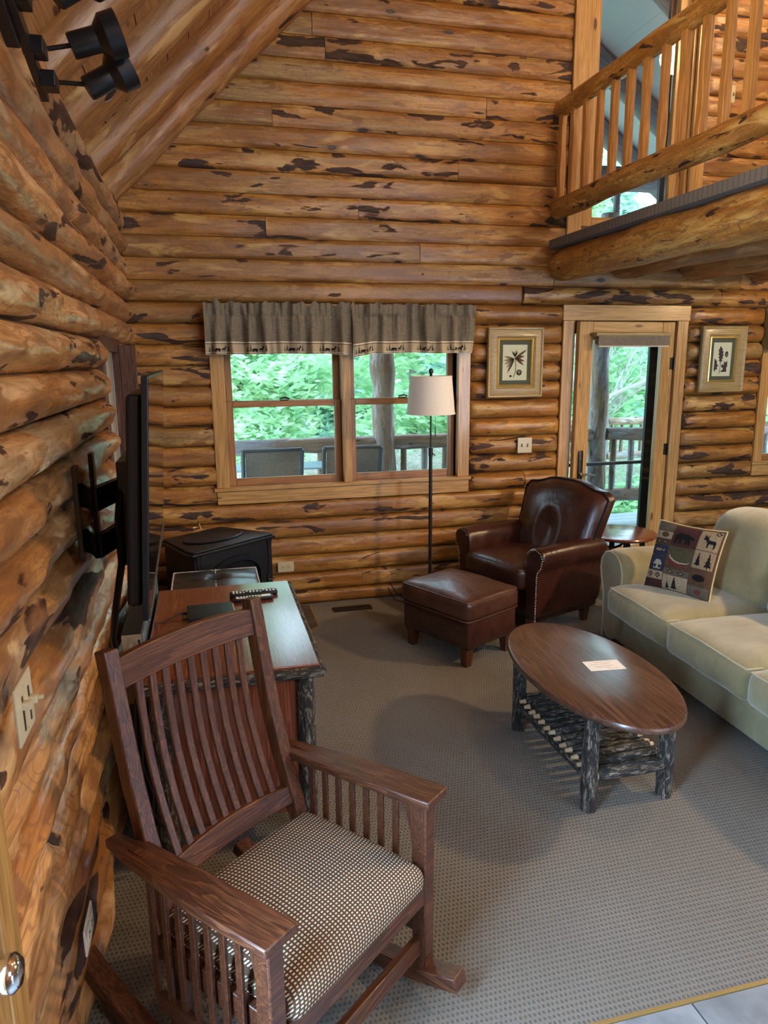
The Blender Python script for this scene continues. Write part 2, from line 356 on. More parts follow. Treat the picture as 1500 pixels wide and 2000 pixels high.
def prism(bm, poly, fn, depth, mi=0):
    """poly: 2D outline; fn(a,b,h) -> 3D"""
    A = [bm.verts.new(fn(a, b_, 0)) for a, b_ in poly]; B = [bm.verts.new(fn(a, b_, depth)) for a, b_ in poly]; n = len(poly)
    bm.faces.new(A[::-1]).material_index = mi; bm.faces.new(B).material_index = mi
    for i in range(n): bm.faces.new((A[i], A[(i+1) % n], B[(i+1) % n], B[i])).material_index = mi
def rbox(bm, c, s, r, n=8, fn=None, mi=0):
    """rounded box, centre c, size s, corner radius r, surface grid n; fn warps a point given unit coords"""
    hx, hy, hz = s[0]/2, s[1]/2, s[2]/2; r = min(r, hx, hy, hz); seen = {}
    def V(u, v, w_):
        key = (round(u, 4), round(v, 4), round(w_, 4))
        if key in seen: return seen[key]
        # concentrate samples near edges
        f = lambda q, h: math.copysign((1-(1-abs(q))**1.5), q)*h if h > r*1.2 else q*h
        p = Vector((f(u, hx), f(v, hy), f(w_, hz)))
        inner = Vector((max(-hx+r, min(hx-r, p.x)), max(-hy+r, min(hy-r, p.y)), max(-hz+r, min(hz-r, p.z))))
        d = p-inner
        if d.length > 1e-9: p = inner+d.normalized()*min(r, max(d.length, r))
        if fn: p = fn(p, (p.x/hx, p.y/hy, p.z/hz))
        seen[key] = bm.verts.new(Vector(c)+p); return seen[key]
    g = [-1+2*i/n for i in range(n+1)]
    for ax in range(3):
        for sgn in (-1, 1):
            for i in range(n):
                for j in range(n):
                    q = []
                    for a, b_ in ((g[i], g[j]), (g[i+1], g[j]), (g[i+1], g[j+1]), (g[i], g[j+1])):
                        t = [a, b_]; t.insert(ax, sgn); q.append(V(*t))
                    if len(set(q)) == 4:
                        try: bm.faces.new(q if sgn > 0 else q[::-1]).material_index = mi
                        except ValueError: pass
                    elif len(set(q)) == 3:
                        u_ = []; [u_.append(x) for x in q if x not in u_]
                        try: bm.faces.new(u_).material_index = mi
                        except ValueError: pass
ROT = {'x': (0, 0, 0), 'y': (0, 0, PI/2), 'z': (0, -PI/2, 0)}
def board(name, p0, p1, m, parent=None, axis='x', bevel=.003):
    """box between corners p0,p1 whose local X runs along `axis` (so the grain follows)"""
    c = [(a+b_)/2 for a, b_ in zip(p0, p1)]; s = [abs(a-b_)/2 for a, b_ in zip(p0, p1)]
    L, W, T = {'x': (s[0], s[1], s[2]), 'y': (s[1], s[0], s[2]), 'z': (s[2], s[1], s[0])}[axis]
    bm = BM(); bx(bm, -L, L, -W, W, -T, T)
    return obj(name, bm, m, parent, bevel=bevel, loc=c, rot=ROT[axis], seg=1)
def log_between(name, p0, p1, r, m, parent=None, seg=14, wob=.12, taper=0., seed=0, step=.18, kind=None, bend=.0):
    p0, p1 = Vector(p0), Vector(p1); d = p1-p0; L = d.length; n = max(3, int(L/step)); bm = BM()
    pts = []; rr = []
    for i in range(n+1):
        x = -L/2+L*i/n; e = min(i, n-i)
        pts.append((x, bend*noise.noise(Vector((x*1.3+seed, 3.1, 0))), bend*noise.noise(Vector((x*1.3+seed, 9.7, 0)))))
        rr.append(r*(1-taper*i/n)*(1+.06*noise.noise(Vector((x*3+seed*2, 5, 0))))*(.93 if e == 0 else 1))
    tube(bm, pts, rr, seg, True, wob, seed)
    o = obj(name, bm, m, parent, ang=50)
    o.location = (p0+p1)/2; o.rotation_mode = 'QUATERNION'; o.rotation_quaternion = d.to_track_quat('X', 'Z')
    return o
def wall_log(name, L, h, depth, m, parent, loc, rz, seed, step=.16, amp=.012, r0=False, r1=False, arc=7, flat_p=2.2):
    """half log: local X along the wall, bulging towards local -Y; r0/r1 = rounded free ends"""
    bm = BM(); n = max(2, int(L/step)); xs = [-L/2+L*i/n for i in range(n+1)]
    if r0: xs = [-L/2, -L/2+.02, -L/2+.05]+[x for x in xs if x > -L/2+.08]
    if r1: xs = [x for x in xs if x < L/2-.08]+[L/2-.05, L/2-.02, L/2]
    rings = []
    for x in xs:
        e = 1.
        if r0: e = min(e, math.sqrt(max(0.0, 1-max(0, 1-(x+L/2)/.06)**2))*.75+.25)
        if r1: e = min(e, math.sqrt(max(0.0, 1-max(0, 1-(L/2-x)/.06)**2))*.75+.25)
        ring = [bm.verts.new((x, .03, h/2-.002))]
        for k in range(arc+1):
            t = -1+2*k/arc; th = 1-abs(t)**flat_p
            nz = noise.noise(Vector((x*2.3+seed*11, t*.8, seed)))
            nz2 = noise.noise(Vector((x*6.5+seed*5, t*1.7, seed+40)))
            dd = depth*e*max(0, th)**.62+(nz*amp+nz2*amp*.55)*(1-abs(t)**3)
            sw = .004*noise.noise(Vector((x*1.2, seed, 3)))
            ring.append(bm.verts.new((x, -dd, -t*(h/2-.0015)+sw*0)))
        ring.append(bm.verts.new((x, .03, -h/2+.002)))
        rings.append(ring)
    for a, b_ in zip(rings, rings[1:]):
        for k in range(len(a)-1): bm.faces.new((a[k], a[k+1], b_[k+1], b_[k]))
    bm.faces.new(rings[0]); bm.faces.new(rings[-1][::-1])
    return obj(name, bm, m, parent, loc=loc, rot=(0, 0, rz), ang=55)

# ================================================================== STRUCTURE
EDGE = [0.]+[.10+.1352*k for k in range(0, 46)]
def roof_z(x): return 2.72+.975*min(x, 7.14-x)
# ---- back wall
wb = struct('wall_back')
def cut(segs, a, b_):
    out = []
    for s0, s1, e0, e1 in segs:
        if b_ <= s0 or a >= s1: out.append((s0, s1, e0, e1)); continue
        if a > s0: out.append((s0, a, e0, 1))
        if b_ < s1: out.append((b_, s1, 1, e1))
    return out
SPL = {1: [1.48, 4.3], 3: [.75, 3.5], 6: [.78, 2.75], 16: [2.70, 4.35], 17: [2.95, 4.55], 18: [1.93], 19: [.88, 3.9], 20: [1.50], 22: [2.2], 24: [.95], 25: [2.4], 27: [1.3], 28: [1.22]}
for k in range(45):
    z0, z1 = EDGE[k], EDGE[k+1]; zc = (z0+z1)/2
    xa = max(-.02, zc-3.05) if zc > 2.75 else -.02
    xb = 7.14-max(0, zc-3.05)
    if xb-xa < .3: continue
    segs = [(xa, xb, 0, 0)]
    if .77 < zc < 2.128: segs = cut(segs, .473, 2.306); segs = cut(segs, 4.80, 6.3)
    if zc < 2.128: segs = cut(segs, 3.03, 4.094)
    if 2.70 < zc < 5.0: segs = cut(segs, 3.02, 4.125)
    for sx in SPL.get(k, []):
        ns = []
        for s in segs:
            if s[0]+.1 < sx < s[1]-.1: ns += [(s[0], sx-.0015, s[2], 0), (sx+.0015, s[1], 0, s[3])]
            else: ns.append(s)
        segs = ns
    for i, (a, b_, e0, e1) in enumerate(segs):
        if b_-a < .05: continue
        right = a > 2.2
        dep = random.uniform(.050, .062) if zc < 2.2 and right else (random.uniform(.026, .036) if zc < 2.2 else random.uniform(.010, .016))
        wall_log('log', b_-a, z1-z0, dep, 'log', wb, ((a+b_)/2, 0, zc), 0, k*3.7+i*1.3, .16, .008, bool(e0 and right), bool(e1 and a > 1.5 and b_ < 4.9), 7, 2.2 if right and zc < 2.2 else (4.0 if zc < 2.2 else 7.0))
def backing(rects, y0=.012, y1=.16, parent=wb, nm='backing'):
    bm = BM()
    for x0, x1, z0, z1 in rects: bx(bm, x0, x1, y0, y1, z0, z1)
    o = obj(nm, bm, 'chinking', parent, smooth=False); return o
backing([(-.2, .565, .88, 2.1), (-.2, 3.12, 0, .88), (2.215, 3.12, .88, 2.1), (-.2, 3.12, 2.1, 2.72), (3.12, 4.0, 2.03, 2.69), (4.0, 4.87, 0, 2.1), (4.87, 6.2, 0, .88), (6.2, 7.3, 0, 2.1),
         (4.0, 7.3, 2.1, 2.72), (-.2, 3.14, 2.72, 5.0), (4.0, 7.3, 2.72, 5.0), (.0, 7.3, 5.0, 6.4)])
# ---- left wall
wl = struct('wall_left')
for k in range(20):
    z0, z1 = EDGE[k], EDGE[k+1]; zc = (z0+z1)/2
    segs = [(-8.0, -.005, 0, 0)]
    if .9 < zc < 1.86: segs = cut(segs, -1.42, -.68)
    if zc < 2.128: segs = cut(segs, -4.72, -3.745)
    sp_ = {13: [-2.62], 14: [-3.9], 11: [-3.0], 8: [-2.2], 4: [-3.3], 17: [-1.9], 18: [-3.05]}.get(k, [])
    for sx in sp_:
        ns = []
        for s in segs:
            if s[0]+.1 < sx < s[1]-.1: ns += [(s[0], sx-.002, s[2], 0), (sx+.002, s[1], 0, s[3])]
            else: ns.append(s)
        segs = ns
    for i, (a, b_, e0, e1) in enumerate(segs):
        near = a > -4.7
        wall_log('log', b_-a, z1-z0, random.uniform(.062, .082) if zc < 2.3 else .055, 'log_left', wl, (-.042, (a+b_)/2, zc), PI/2, 50+k*2.9+i, .05 if near else .3, .026, bool(e0), bool(e1), 11 if near else 5, 2.0)
bm = BM()
for y0, y1, z0, z1 in ((-8, -4.66, 0, 2.68), (-4.66, -3.80, 2.1, 2.68), (-3.80, -1.40, 0, 2.68), (-1.40, -.70, 0, .92), (-1.40, -.70, 1.84, 2.68), (-.70, .14, 0, 2.68)): bx(bm, -.18, -.05, y0, y1, z0, z1)
obj('backing', bm, 'chinking', wl, smooth=False)
# ---- right and rear walls (out of frame, close the room)
wr = struct('wall_right')
for k in range(0, 20):
    z0, z1 = EDGE[k], EDGE[k+1]
    for a, b_ in ([(-8, 0)]):
        wall_log('log', b_-a, z1-z0, .05, 'log', wr, (7.14, (a+b_)/2, (z0+z1)/2), -PI/2, 200+k, .5, .01, arc=4)
bm = BM(); [bx(bm, 7.15, 7.3, a, b_, c, d) for a, b_, c, d in ((-8, .1, 0, 2.8),)]
obj('backing', bm, 'chinking', wr, smooth=False)
wq = struct('wall_rear')
bm = BM(); [bx(bm, a, b_, -8.1, -7.95, c, d) for a, b_, c, d in ((-.2, 1.8, 0, 6.3), (5.75, 7.3, 0, 6.3), (5.4, 5.75, 2.1, 6.3), (1.8, 2.6, 2.8, 6.3), (4.5, 5.4, 2.8, 6.3), (2.6, 4.5, 2.8, 3.2), (2.6, 4.5, 5.0, 6.3), (1.8, 4.95, 0, 2.8), (4.95, 5.4, 2.1, 2.8))]
obj('backing', bm, 'plank', wq, smooth=False)
# ---- ceiling: planks + rafters
ce = struct('ceiling')
NS = 34; slope = math.hypot(1, .975); ang = math.atan(.975); SL = 3.66*slope/NS
pl_me = None
for side in (0, 1):
    for i in range(NS):
        s = (i+.5)*SL; x = -.08+s*math.cos(ang); z = 2.90+s*math.sin(ang)-.08*.975
        if pl_me is None:
            bm = BM(); bx(bm, -4.1, 4.1, -SL/2+.003, SL/2-.003, 0, .03)
            o = obj('plank', bm, 'plank', ce, smooth=False, bevel=0); pl_me = o.data
        else:
            o = bpy.data.objects.new('plank', pl_me); COL.objects.link(o); o.parent = ce
        X = x if side == 0 else 7.14-x
        o.matrix_world = Matrix.Translation((X, -3.95, z)) @ Matrix.Rotation(-ang if side == 0 else ang, 4, 'Y') @ Matrix.Rotation(PI/2, 4, 'Z')
bm = BM()
for sgn, xo in ((1, -.25), (-1, 7.39)):
    a = Vector((xo, 0, 2.90+.04-.25*.975)); b_ = Vector((3.57, 0, 2.94+3.57*.975))
    q = [bm.verts.new(v) for v in ((a.x, .2, a.z), (b_.x, .2, b_.z), (b_.x, -8.1, b_.z), (a.x, -8.1, a.z), (a.x, .2, a.z+.1), (b_.x, .2, b_.z+.1), (b_.x, -8.1, b_.z+.1), (a.x, -8.1, a.z+.1))]
    for f in ((0, 1, 2, 3), (7, 6, 5, 4), (0, 4, 5, 1), (2, 6, 7, 3), (0, 3, 7, 4), (1, 5, 6, 2)): bm.faces.new([q[i] for i in f])
obj('roof_deck', bm, 'chinking', ce, smooth=False)
for i in range(13):
    y = -.13-.61*i; r = .092 if i != 2 else .105; off = r*slope
    log_between('rafter', (-.10, y, 2.72-.10*.975+off), (3.55, y, 2.72+3.55*.975+off), r, 'log_rafter', ce, 14, .16, 0, i*4.1, .22, bend=.02)
    if i % 2 == 0: log_between('rafter', (7.24, y, 2.72-.10*.975+off), (3.6, y, 2.72+3.54*.975+off), r, 'log_rafter', ce, 10, .1, 0, i*4.1+2, .4)
log_between('ridge_beam', (3.57, .0, 6.12), (3.57, -8, 6.12), .13, 'log_rafter', ce, 12, .1, 0, 3, .4)
# ---- floor
bm = BM(); bx(bm, -.15, 7.2, -3.566, .13, -.12, 0); fl_ = obj('floor', bm, 'carpet', smooth=False); fl_['kind'] = 'structure'
bm = BM(); bx(bm, -.15, 7.2, -8, -3.576, -.12, -.006); obj('tile_bed', bm, 'grout', fl_, smooth=False)
tme = None
for i in range(12):
    for j in range(6):
        x = .118+i*.338-.0; y = -3.745-j*.338
        if tme is None:
            bm = BM(); bx(bm, -.166, .166, -.166, .166, -.008, 0); t_ = obj('tile', bm, 'tile', fl_, smooth=False, bevel=.002, seg=1); tme = t_.data
        else:
            t_ = bpy.data.objects.new('tile', tme); COL.objects.link(t_); t_.parent = fl_
        t_.location = (x, y, .0)
bm = BM(); bx(bm, -.1, 7.1, -3.577, -3.566, -.01, .004)
o = obj('trim_1', bm, 'brass', smooth=False); o['kind'] = 'structure'
# hearth pad of dark tiles under the stove
hp = struct('trim_2')
bm = BM(); P = [(0.03, -.06), (1.085, -.06), (1.085, -.50), (.80, -.80), (0.03, -.80)]
prism(bm, P, lambda a, b_, h: (a, b_, h), .012); obj('pad_edge', bm, 'brass', hp, smooth=False)
for poly in ([(.78, -.07), (1.075, -.07), (1.075, -.275), (.78, -.275)], [(.78, -.28), (1.075, -.28), (1.075, -.495), (.78, -.78)], [(.41, -.07), (.775, -.07), (.775, -.42), (.41, -.42)],
             [(.04, -.07), (.405, -.07), (.405, -.42), (.04, -.42)], [(.41, -.425), (.775, -.425), (.775, -.79), (.41, -.79)], [(.04, -.425), (.405, -.425), (.405, -.79), (.04, -.79)]):
    bm = BM(); prism(bm, poly, lambda a, b_, h: (a, b_, .010+h), .006); obj('tile', bm, 'hearth', hp, smooth=False, bevel=.0015, seg=1)
# floor register
fr = thing('floor_vent', 'dark slotted heating vent set in the carpet by the back wall', 'vent', (1.37, -.20, 0))
bm = BM(); bx(bm, -.14, .14, -.045, .045, .0, .003); obj('backing', bm, 'slot', fr, smooth=False)
bm = BM()
for a in ((-.14, .14, -.045, -.036), (-.14, .14, .036, .045), (-.14, -.13, -.036, .036), (.13, .14, -.036, .036)): bx(bm, *a, .002, .007)
obj('frame', bm, 'bronze', fr, smooth=False)
for i in range(20):
    bm = BM(); x = -.124+i*.01305; bx(bm, x-.0028, x+.0028, -.036, .036, .002, .006); obj('slat', bm, 'bronze', fr, smooth=False)

# ---- double window
def sash(win, x0, x1, z0, z1, y, st=.045, bot=.05, top=.042, lock=False, m='pine_dark'):
    s = struct('sash', win)
    board('stile', (x0, y, z0), (x0+st, y+.03, z1), m, s, 'z'); board('stile', (x1-st, y, z0), (x1, y+.03, z1), m, s, 'z')
    board('rail', (x0+st, y+.001, z0), (x1-st, y+.029, z0+bot), m, s, 'x'); board('rail', (x0+st, y+.001, z1-top), (x1-st, y+.029, z1), m, s, 'x')
    bm = BM(); bx(bm, x0+st-.005, x1-st+.005, y+.013, y+.017, z0+bot-.005, z1-top+.005); obj('pane', bm, 'glass', s, smooth=False)
    if lock:
        xc = (x0+x1)/2; bm = BM(); bx(bm, xc-.03, xc+.03, y-.002, y+.022, z1, z1+.008); tube(bm, [(xc-.03, y+.005, z1+.014), (xc+.01, y+.002, z1+.022), (xc+.035, y-.002, z1+.012)], .006, 6)
        obj('sash_lock', bm, 'bronze', s)
w1 = struct('window_1')
board('casing', (.473, -.034, .895), (.565, -.006, 2.12), 'pine', w1, 'z'); board('casing', (2.215, -.034, .895), (2.306, -.006, 2.12), 'pine', w1, 'z')
board('mullion', (1.364, -.034, .895), (1.42, -.006, 2.03), 'pine', w1, 'z'); board('casing', (.565, -.034, 2.03), (2.215, -.006, 2.12), 'pine', w1, 'x')
board('stool', (.455, -.052, .872), (2.318, .03, .896), 'pine', w1, 'x'); board('apron', (.473, -.036, .778), (2.306, -.006, .871), 'pine', w1, 'x')
for a, b_ in ((.545, .565), (1.364, 1.384), (1.40, 1.42), (2.215, 2.235)): board('jamb', (a, -.005, .88), (b_, .15, 2.05), 'pine_dark', w1, 'z')
board('jamb', (.565, -.005, 2.03), (2.215, .15, 2.05), 'pine_dark', w1, 'x'); board('outer_sill', (.565, .03, .87), (2.215, .16, .89), 'pine_dark', w1, 'x')
for a, b_ in ((.566, 1.363), (1.421, 2.214)):
    sash(w1, a, b_, .891, 1.478, .045, .047, .053, .042, True); sash(w1, a+.001, b_-.001, 1.44, 2.029, .082, .047, .04, .045)
# ---- right window (cut by the frame edge)
w2 = struct('window_2')
board('casing', (4.80, -.034, .895), (4.89, -.006, 2.12), 'pine', w2, 'z'); board('casing', (6.2, -.034, .895), (6.29, -.006, 2.12), 'pine', w2, 'z'); board('casing', (4.89, -.034, 2.03), (6.2, -.006, 2.12), 'pine', w2, 'x')
board('stool', (4.785, -.052, .872), (6.31, .03, .896), 'pine', w2, 'x'); board('apron', (4.80, -.036, .778), (6.29, -.006, .871), 'pine', w2, 'x')
for a, b_ in ((4.87, 4.89), (6.2, 6.22)): board('jamb', (a, -.005, .88), (b_, .15, 2.05), 'pine_dark', w2, 'z')
for a, b_ in ((4.891, 5.54), (5.55, 6.199)): sash(w2, a, b_, .891, 1.478, .045, .047, .053, .042, True); sash(w2, a+.001, b_-.001, 1.44, 2.029, .082, .047, .04, .045)
# ---- tall loft window
w3 = struct('window_3')
board('casing', (3.025, -.034, 2.58), (3.135, -.006, 5.0), 'pine', w3, 'z'); board('jamb', (3.135, -.005, 2.70), (3.16, .16, 5.0), 'pine', w3, 'z')
board('stile', (3.16, .05, 2.69), (3.265, .09, 5.0), 'pine', w3, 'z'); board('stile', (3.885, .05, 2.69), (3.975, .09, 5.0), 'pine', w3, 'z')
board('jamb', (3.975, -.005, 2.70), (4.0, .16, 5.0), 'pine', w3, 'z'); board('casing', (4.0, -.034, 2.70), (4.115, -.006, 5.0), 'pine', w3, 'z')
board('rail', (3.265, .051, 2.69), (3.885, .089, 2.76), 'pine', w3, 'x'); board('rail', (3.265, .051, 4.92), (3.885, .089, 5.0), 'pine', w3, 'x')
bm = BM(); bx(bm, 3.26, 3.89, .068, .072, 2.75, 4.93); obj('pane', bm, 'glass', w3, smooth=False)
bm = BM(); bx(bm, 3.845, 3.885, .10, .13, 2.69, 4.95); obj('screen_rail', bm, 'black_metal', w3, smooth=False)
# ---- blocked window behind the television on the left wall
w4 = struct('window_4')
for a in (((-.05, -1.425, .90), (-.012, -1.335, 1.87)), ((-.05, -.765, .90), (-.012, -.675, 1.87))): board('casing', *a, 'oakx', w4, 'z')  # frame darkened: the shade on its unlit edge is put into the wood colour
board('jamb', (-.012, -.765, .90), (.075, -.74, 1.84), 'oakx', w4, 'z')
board('casing', (-.05, -1.335, 1.80), (-.012, -.765, 1.87), 'oakx', w4, 'y'); board('stool', (-.05, -1.43, .885), (.0, -.67, .91), 'oakx', w4, 'y')
bm = BM(); bx(bm, -.10, -.09, -1.34, -.76, .9, 1.82); obj('shade', bm, 'roller', w4, smooth=False)  # unseen closed blind, added to keep light out of this opening
# ---- glazed door, ajar by five degrees
d1 = struct('door_1')
board('casing', (3.03, -.034, 0), (3.125, -.006, 2.02), 'pine', d1, 'z'); board('casing', (3.999, -.034, 0), (4.093, -.006, 2.02), 'pine', d1, 'z'); board('casing', (3.022, -.038, 2.02), (4.101, -.006, 2.133), 'pine', d1, 'x')
board('jamb', (3.105, -.005, 0), (3.125, .15, 2.04), 'pine_dark', d1, 'z'); board('jamb', (3.999, -.005, 0), (4.02, .15, 2.04), 'pine_dark', d1, 'z'); board('jamb', (3.125, -.005, 2.02), (3.999, .15, 2.04), 'pine_dark', d1, 'x')
slab = bpy.data.objects.new('slab', None); COL.objects.link(slab); slab.parent = d1; slab.location = (3.992, -.012, 0); slab.rotation_euler = (0, 0, R(5.3)); slab['kind'] = 'structure'
for nm, p, q, ax in (('stile', (-.865, 0, .01), (-.745, .045, 2.012), 'z'), ('stile', (-.115, 0, .01), (0, .045, 2.012), 'z'), ('rail', (-.745, .001, 1.88), (-.115, .044, 2.012), 'x'), ('rail', (-.745, .001, .01), (-.115, .044, .26), 'x')): board(nm, p, q, 'pine', slab, ax)
bm = BM(); bx(bm, -.75, -.11, .020, .025, .25, 1.885); obj('pane', bm, 'glass', slab, smooth=False)
bm = BM(); rbox(bm, (-.808, -.008, .94), (.042, .016, .235), .008, 4); obj('handle_plate', bm, 'bronze', slab)
bm = BM(); tube(bm, [(-.808, -.012, .875), (-.808, -.05, .875)], .011, 8); tube(bm, [(-.812, -.05, .875), (-.76, -.055, .877), (-.695, -.05, .866)], [.010, .008, .006], 8); lathe(bm, [(.001, 0), (.012, 0), (.012, .01), (.001, .01)], 12, -.808, -.02); obj('lever', bm, 'chrome', slab)
bm = BM(); rbox(bm, (-.808, -.018, .985), (.012, .01, .03), .003, 3); obj('thumb_turn', bm, 'bronze', slab)
for z in (.28, 1.03, 1.70):
    bm = BM(); tube(bm, [(.004, -.012, z-.05), (.004, -.012, z+.05)], .008, 8); bx(bm, -.03, .004, -.003, 0, z-.045, z+.045); obj('hinge', bm, 'bronze', slab)
# roller blind on the door
rb = thing('roller_blind', 'taupe roller blind rolled up in a pale cassette on the glazed door', 'blind', (3.992, -.012, 0), R(5.3))
bm = BM(); rbox(bm, (-.425, -.037, 1.917), (.68, .07, .032), .010, 5); obj('cassette', bm, 'gilt_frame', rb)
bm = BM(); tube(bm, [(-.74, -.042, 1.868), (-.11, -.042, 1.868)], .026, 14); bx(bm, -.745, -.105, -.070, -.064, 1.835, 1.905); obj('fabric_roll', bm, 'roller', rb)
bm = BM(); bx(bm, -.74, -.11, -.070, -.058, 1.826, 1.838); obj('bottom_bar', bm, 'cream', rb, bevel=.002)
# storm door
sd = struct('door_2')
for nm, a in (('stile', (3.13, 3.20, .10, .13, .02, 2.02)), ('stile', (3.86, 3.995, .10, .13, .02, 2.02)), ('rail', (3.20, 3.86, .10, .13, 1.93, 2.02)), ('rail', (3.20, 3.86, .10, .13, .02, .14)), ('cross_bar', (3.20, 3.86, .09, .12, .905, .93))):
    bm = BM(); bx(bm, *a); obj(nm, bm, 'black_metal', sd, smooth=False, bevel=.003)
bm = BM(); bx(bm, 3.19, 3.87, .113, .117, .13, 1.94); obj('pane', bm, 'glass', sd, smooth=False)
# ---- door in the left wall beside the camera
d3 = struct('door_3')
board('casing', (-.04, -3.835, 0), (.052, -3.747, 2.05), 'pine', d3, 'z'); board('casing', (-.04, -4.74, 0), (.052, -4.65, 2.05), 'pine', d3, 'z'); board('casing', (-.04, -4.74, 2.05), (.054, -3.747, 2.14), 'pine', d3, 'y')
for p, q, nm, ax in (((-.02, -3.955, .01), (.022, -3.84, 2.04), 'stile', 'z'), ((-.02, -4.645, .01), (.022, -4.53, 2.04), 'stile', 'z'), ((-.019, -4.53, .01), (.021, -3.955, .25), 'rail', 'y'), ((-.019, -4.53, 1.90), (.021, -3.955, 2.04), 'rail', 'y')): board(nm, p, q, 'pine', d3, ax)
bm = BM(); bx(bm, -.002, .003, -4.54, -3.945, .24, 1.91); obj('pane', bm, 'glass', d3, smooth=False)
bm = BM(); prof = [(.001, .022), (.036, .022), (.036, .028), (.014, .032), (.012, .045), (.024, .056), (.031, .070), (.030, .082), (.020, .092), (.001, .095)]
lathe(bm, prof, 24); k_ = obj('door_knob', bm, 'chrome', d3, loc=(.0, -3.895, .80), rot=(0, PI/2, 0), ang=60)
# ---- loft
lf = struct('loft')
log_between('loft_beam', (3.005, .0, 2.405), (3.005, -4.6, 2.405), .116, 'log_beam', lf, 20, .10, 0, 11, .14, bend=.012)
bm = BM(); bx(bm, 2.90, 7.14, -4.6, .0, 2.520, 2.577); obj('loft_floor', bm, 'carpet', lf, smooth=False)
for i, x in enumerate((3.50, 4.10, 4.70, 5.30, 5.90, 6.50)): log_between('joist', (x, -.0, 2.415), (x, -4.6, 2.415), .105, 'log_rafter', lf, 16, .14, 0, 20+i*3, .2, bend=.015)
lr = struct('loft_railing')
log_between('top_rail', (2.95, -.01, 3.435), (2.95, -4.6, 3.435), .058, 'log_beam', lr, 14, .10, 0, 31, .15, bend=.012)
log_between('bottom_rail', (2.95, -.01, 2.79), (2.95, -4.6, 2.79), .070, 'log_beam', lr, 16, .14, 0, 37, .12, bend=.014)
for i in range(27):
    y = -.055-.1655*i; bm = BM(); wv = []
    n = 8; rings = []
    for j in range(n+1):
        z = -.30+.60*j/n; h = 3.09
        a = .021+.006*noise.noise(Vector((i*7.1, z*5, 0))); c_ = .021+.007*noise.noise(Vector((i*7.1+50, z*6, 0)))
        rings.append([bm.verts.new((z, sx*a, sy*c_)) for sx, sy in ((-1, -1), (1, -1), (1, 1), (-1, 1))])
    for A, B in zip(rings, rings[1:]):
        for k in range(4): bm.faces.new((A[k], A[(k+1) % 4], B[(k+1) % 4], B[k]))
    bm.faces.new(rings[0][::-1]); bm.faces.new(rings[-1])
    obj('baluster', bm, 'baluster', lr, loc=(2.948, y, 3.10), rot=(R(random.uniform(-8, 8)), -PI/2, 0), bevel=.003, seg=1)

# ================================================================== THINGS
def part(name, bm, m, root, **k):
    """bm given in world coordinates, root an unrotated Empty"""
    top = root; off = Vector((0, 0, 0))
    while top is not None: off += top.location; top = top.parent
    bmesh.ops.translate(bm, verts=bm.verts, vec=-off)
    return obj(name, bm, m, root, **k)
def wboard(name, p0, p1, m, root, axis='x', bevel=.003):
    o = board(name, p0, p1, m, root, axis, bevel); o.location = Vector(o.location)-root.location; return o
# ---- 2D silhouettes in a unit square
TREE = [(.5, 1), (.60, .80), (.55, .80), (.68, .58), (.60, .58), (.78, .34), (.66, .34), (.88, .10), (.55, .10), (.55, 0), (.45, 0), (.45, .10), (.12, .10), (.34, .34), (.22, .34), (.40, .58), (.32, .58), (.45, .80), (.40, .80)]
BEAR = [(0, .42), (.04, .56), (.12, .66), (.17, .74), (.22, .70), (.34, .84), (.50, .80), (.68, .86), (.86, .76), (.96, .55), (.95, .30), (.97, 0), (.84, 0), (.82, .22), (.74, .34), (.70, 0), (.60, 0), (.60, .34), (.44, .34), (.42, 0), (.33, 0), (.32, .28), (.25, 0), (.16, 0), (.22, .40), (.10, .40)]
DEER = [(.02, .60), (.10, .72), (.06, .98), (.16, .84), (.22, .98), (.24, .78), (.42, .96), (.34, .74), (.44, .58), (.86, .56), (.94, .44), (.90, 0), (.82, 0), (.80, .30), (.50, .30), (.46, 0), (.38, 0), (.36, .34), (.26, .52), (.14, .58)]
CANOE = [(0, .9), (.1, .55), (.3, .25), (.55, .1), (.85, .15), (1, .3), (.85, .0), (.5, -.08), (.2, .05), (.02, .4)]
FISH = [(0, .5), (.2, .8), (.55, .75), (.8, .5), (1, .8), (1, .2), (.8, .45), (.55, .2), (.2, .2)]
CABIN = [(.0, .5), (.3, .95), (.7, .95), (1, .5), (.88, .5), (.88, 0), (.12, 0), (.12, .5)]
DIAM = [(.5, 0), (1, .5), (.5, 1), (0, .5)]
OVAL = [(.5+.5*math.cos(2*PI*k/14), .5+.5*math.sin(2*PI*k/14)) for k in range(14)]
def place2d(poly, x, y, w_, h_, rot=0, flip=False):
    out = []
    for a, b_ in poly:
        if flip: a = 1-a
        a, b_ = (a-.5)*w_, (b_-.5)*h_
        out.append((x+a*math.cos(rot)-b_*math.sin(rot), y+a*math.sin(rot)+b_*math.cos(rot)))
    return out

# ---------------------------------------------------------------- rocking chair
rc = thing('rocking_chair', 'dark oak slat-back rocking chair with a checked upholstered seat', 'rocking chair', (.558, -3.331, 0), R(39.4))
PV = [(.340, 1.062), (.322, .97), (.302, .86), (.276, .73), (.240, .60), (.196, .47), (.158, .34), (.140, .20), (.150, .07)]
def vat(z):
    for (a, za), (b_, zb) in zip(PV, PV[1:]):
        if zb <= z <= za: return b_+(a-b_)*(z-zb)/(za-zb)
    return PV[0][0]
for sx in (-1, 1):
    bm = BM(); sweep(bm, [(sx*.238, y, z) for y, z in PV], (1, 0, 0), .040, .046); obj('back_post', bm, 'oakz', rc, bevel=.004)
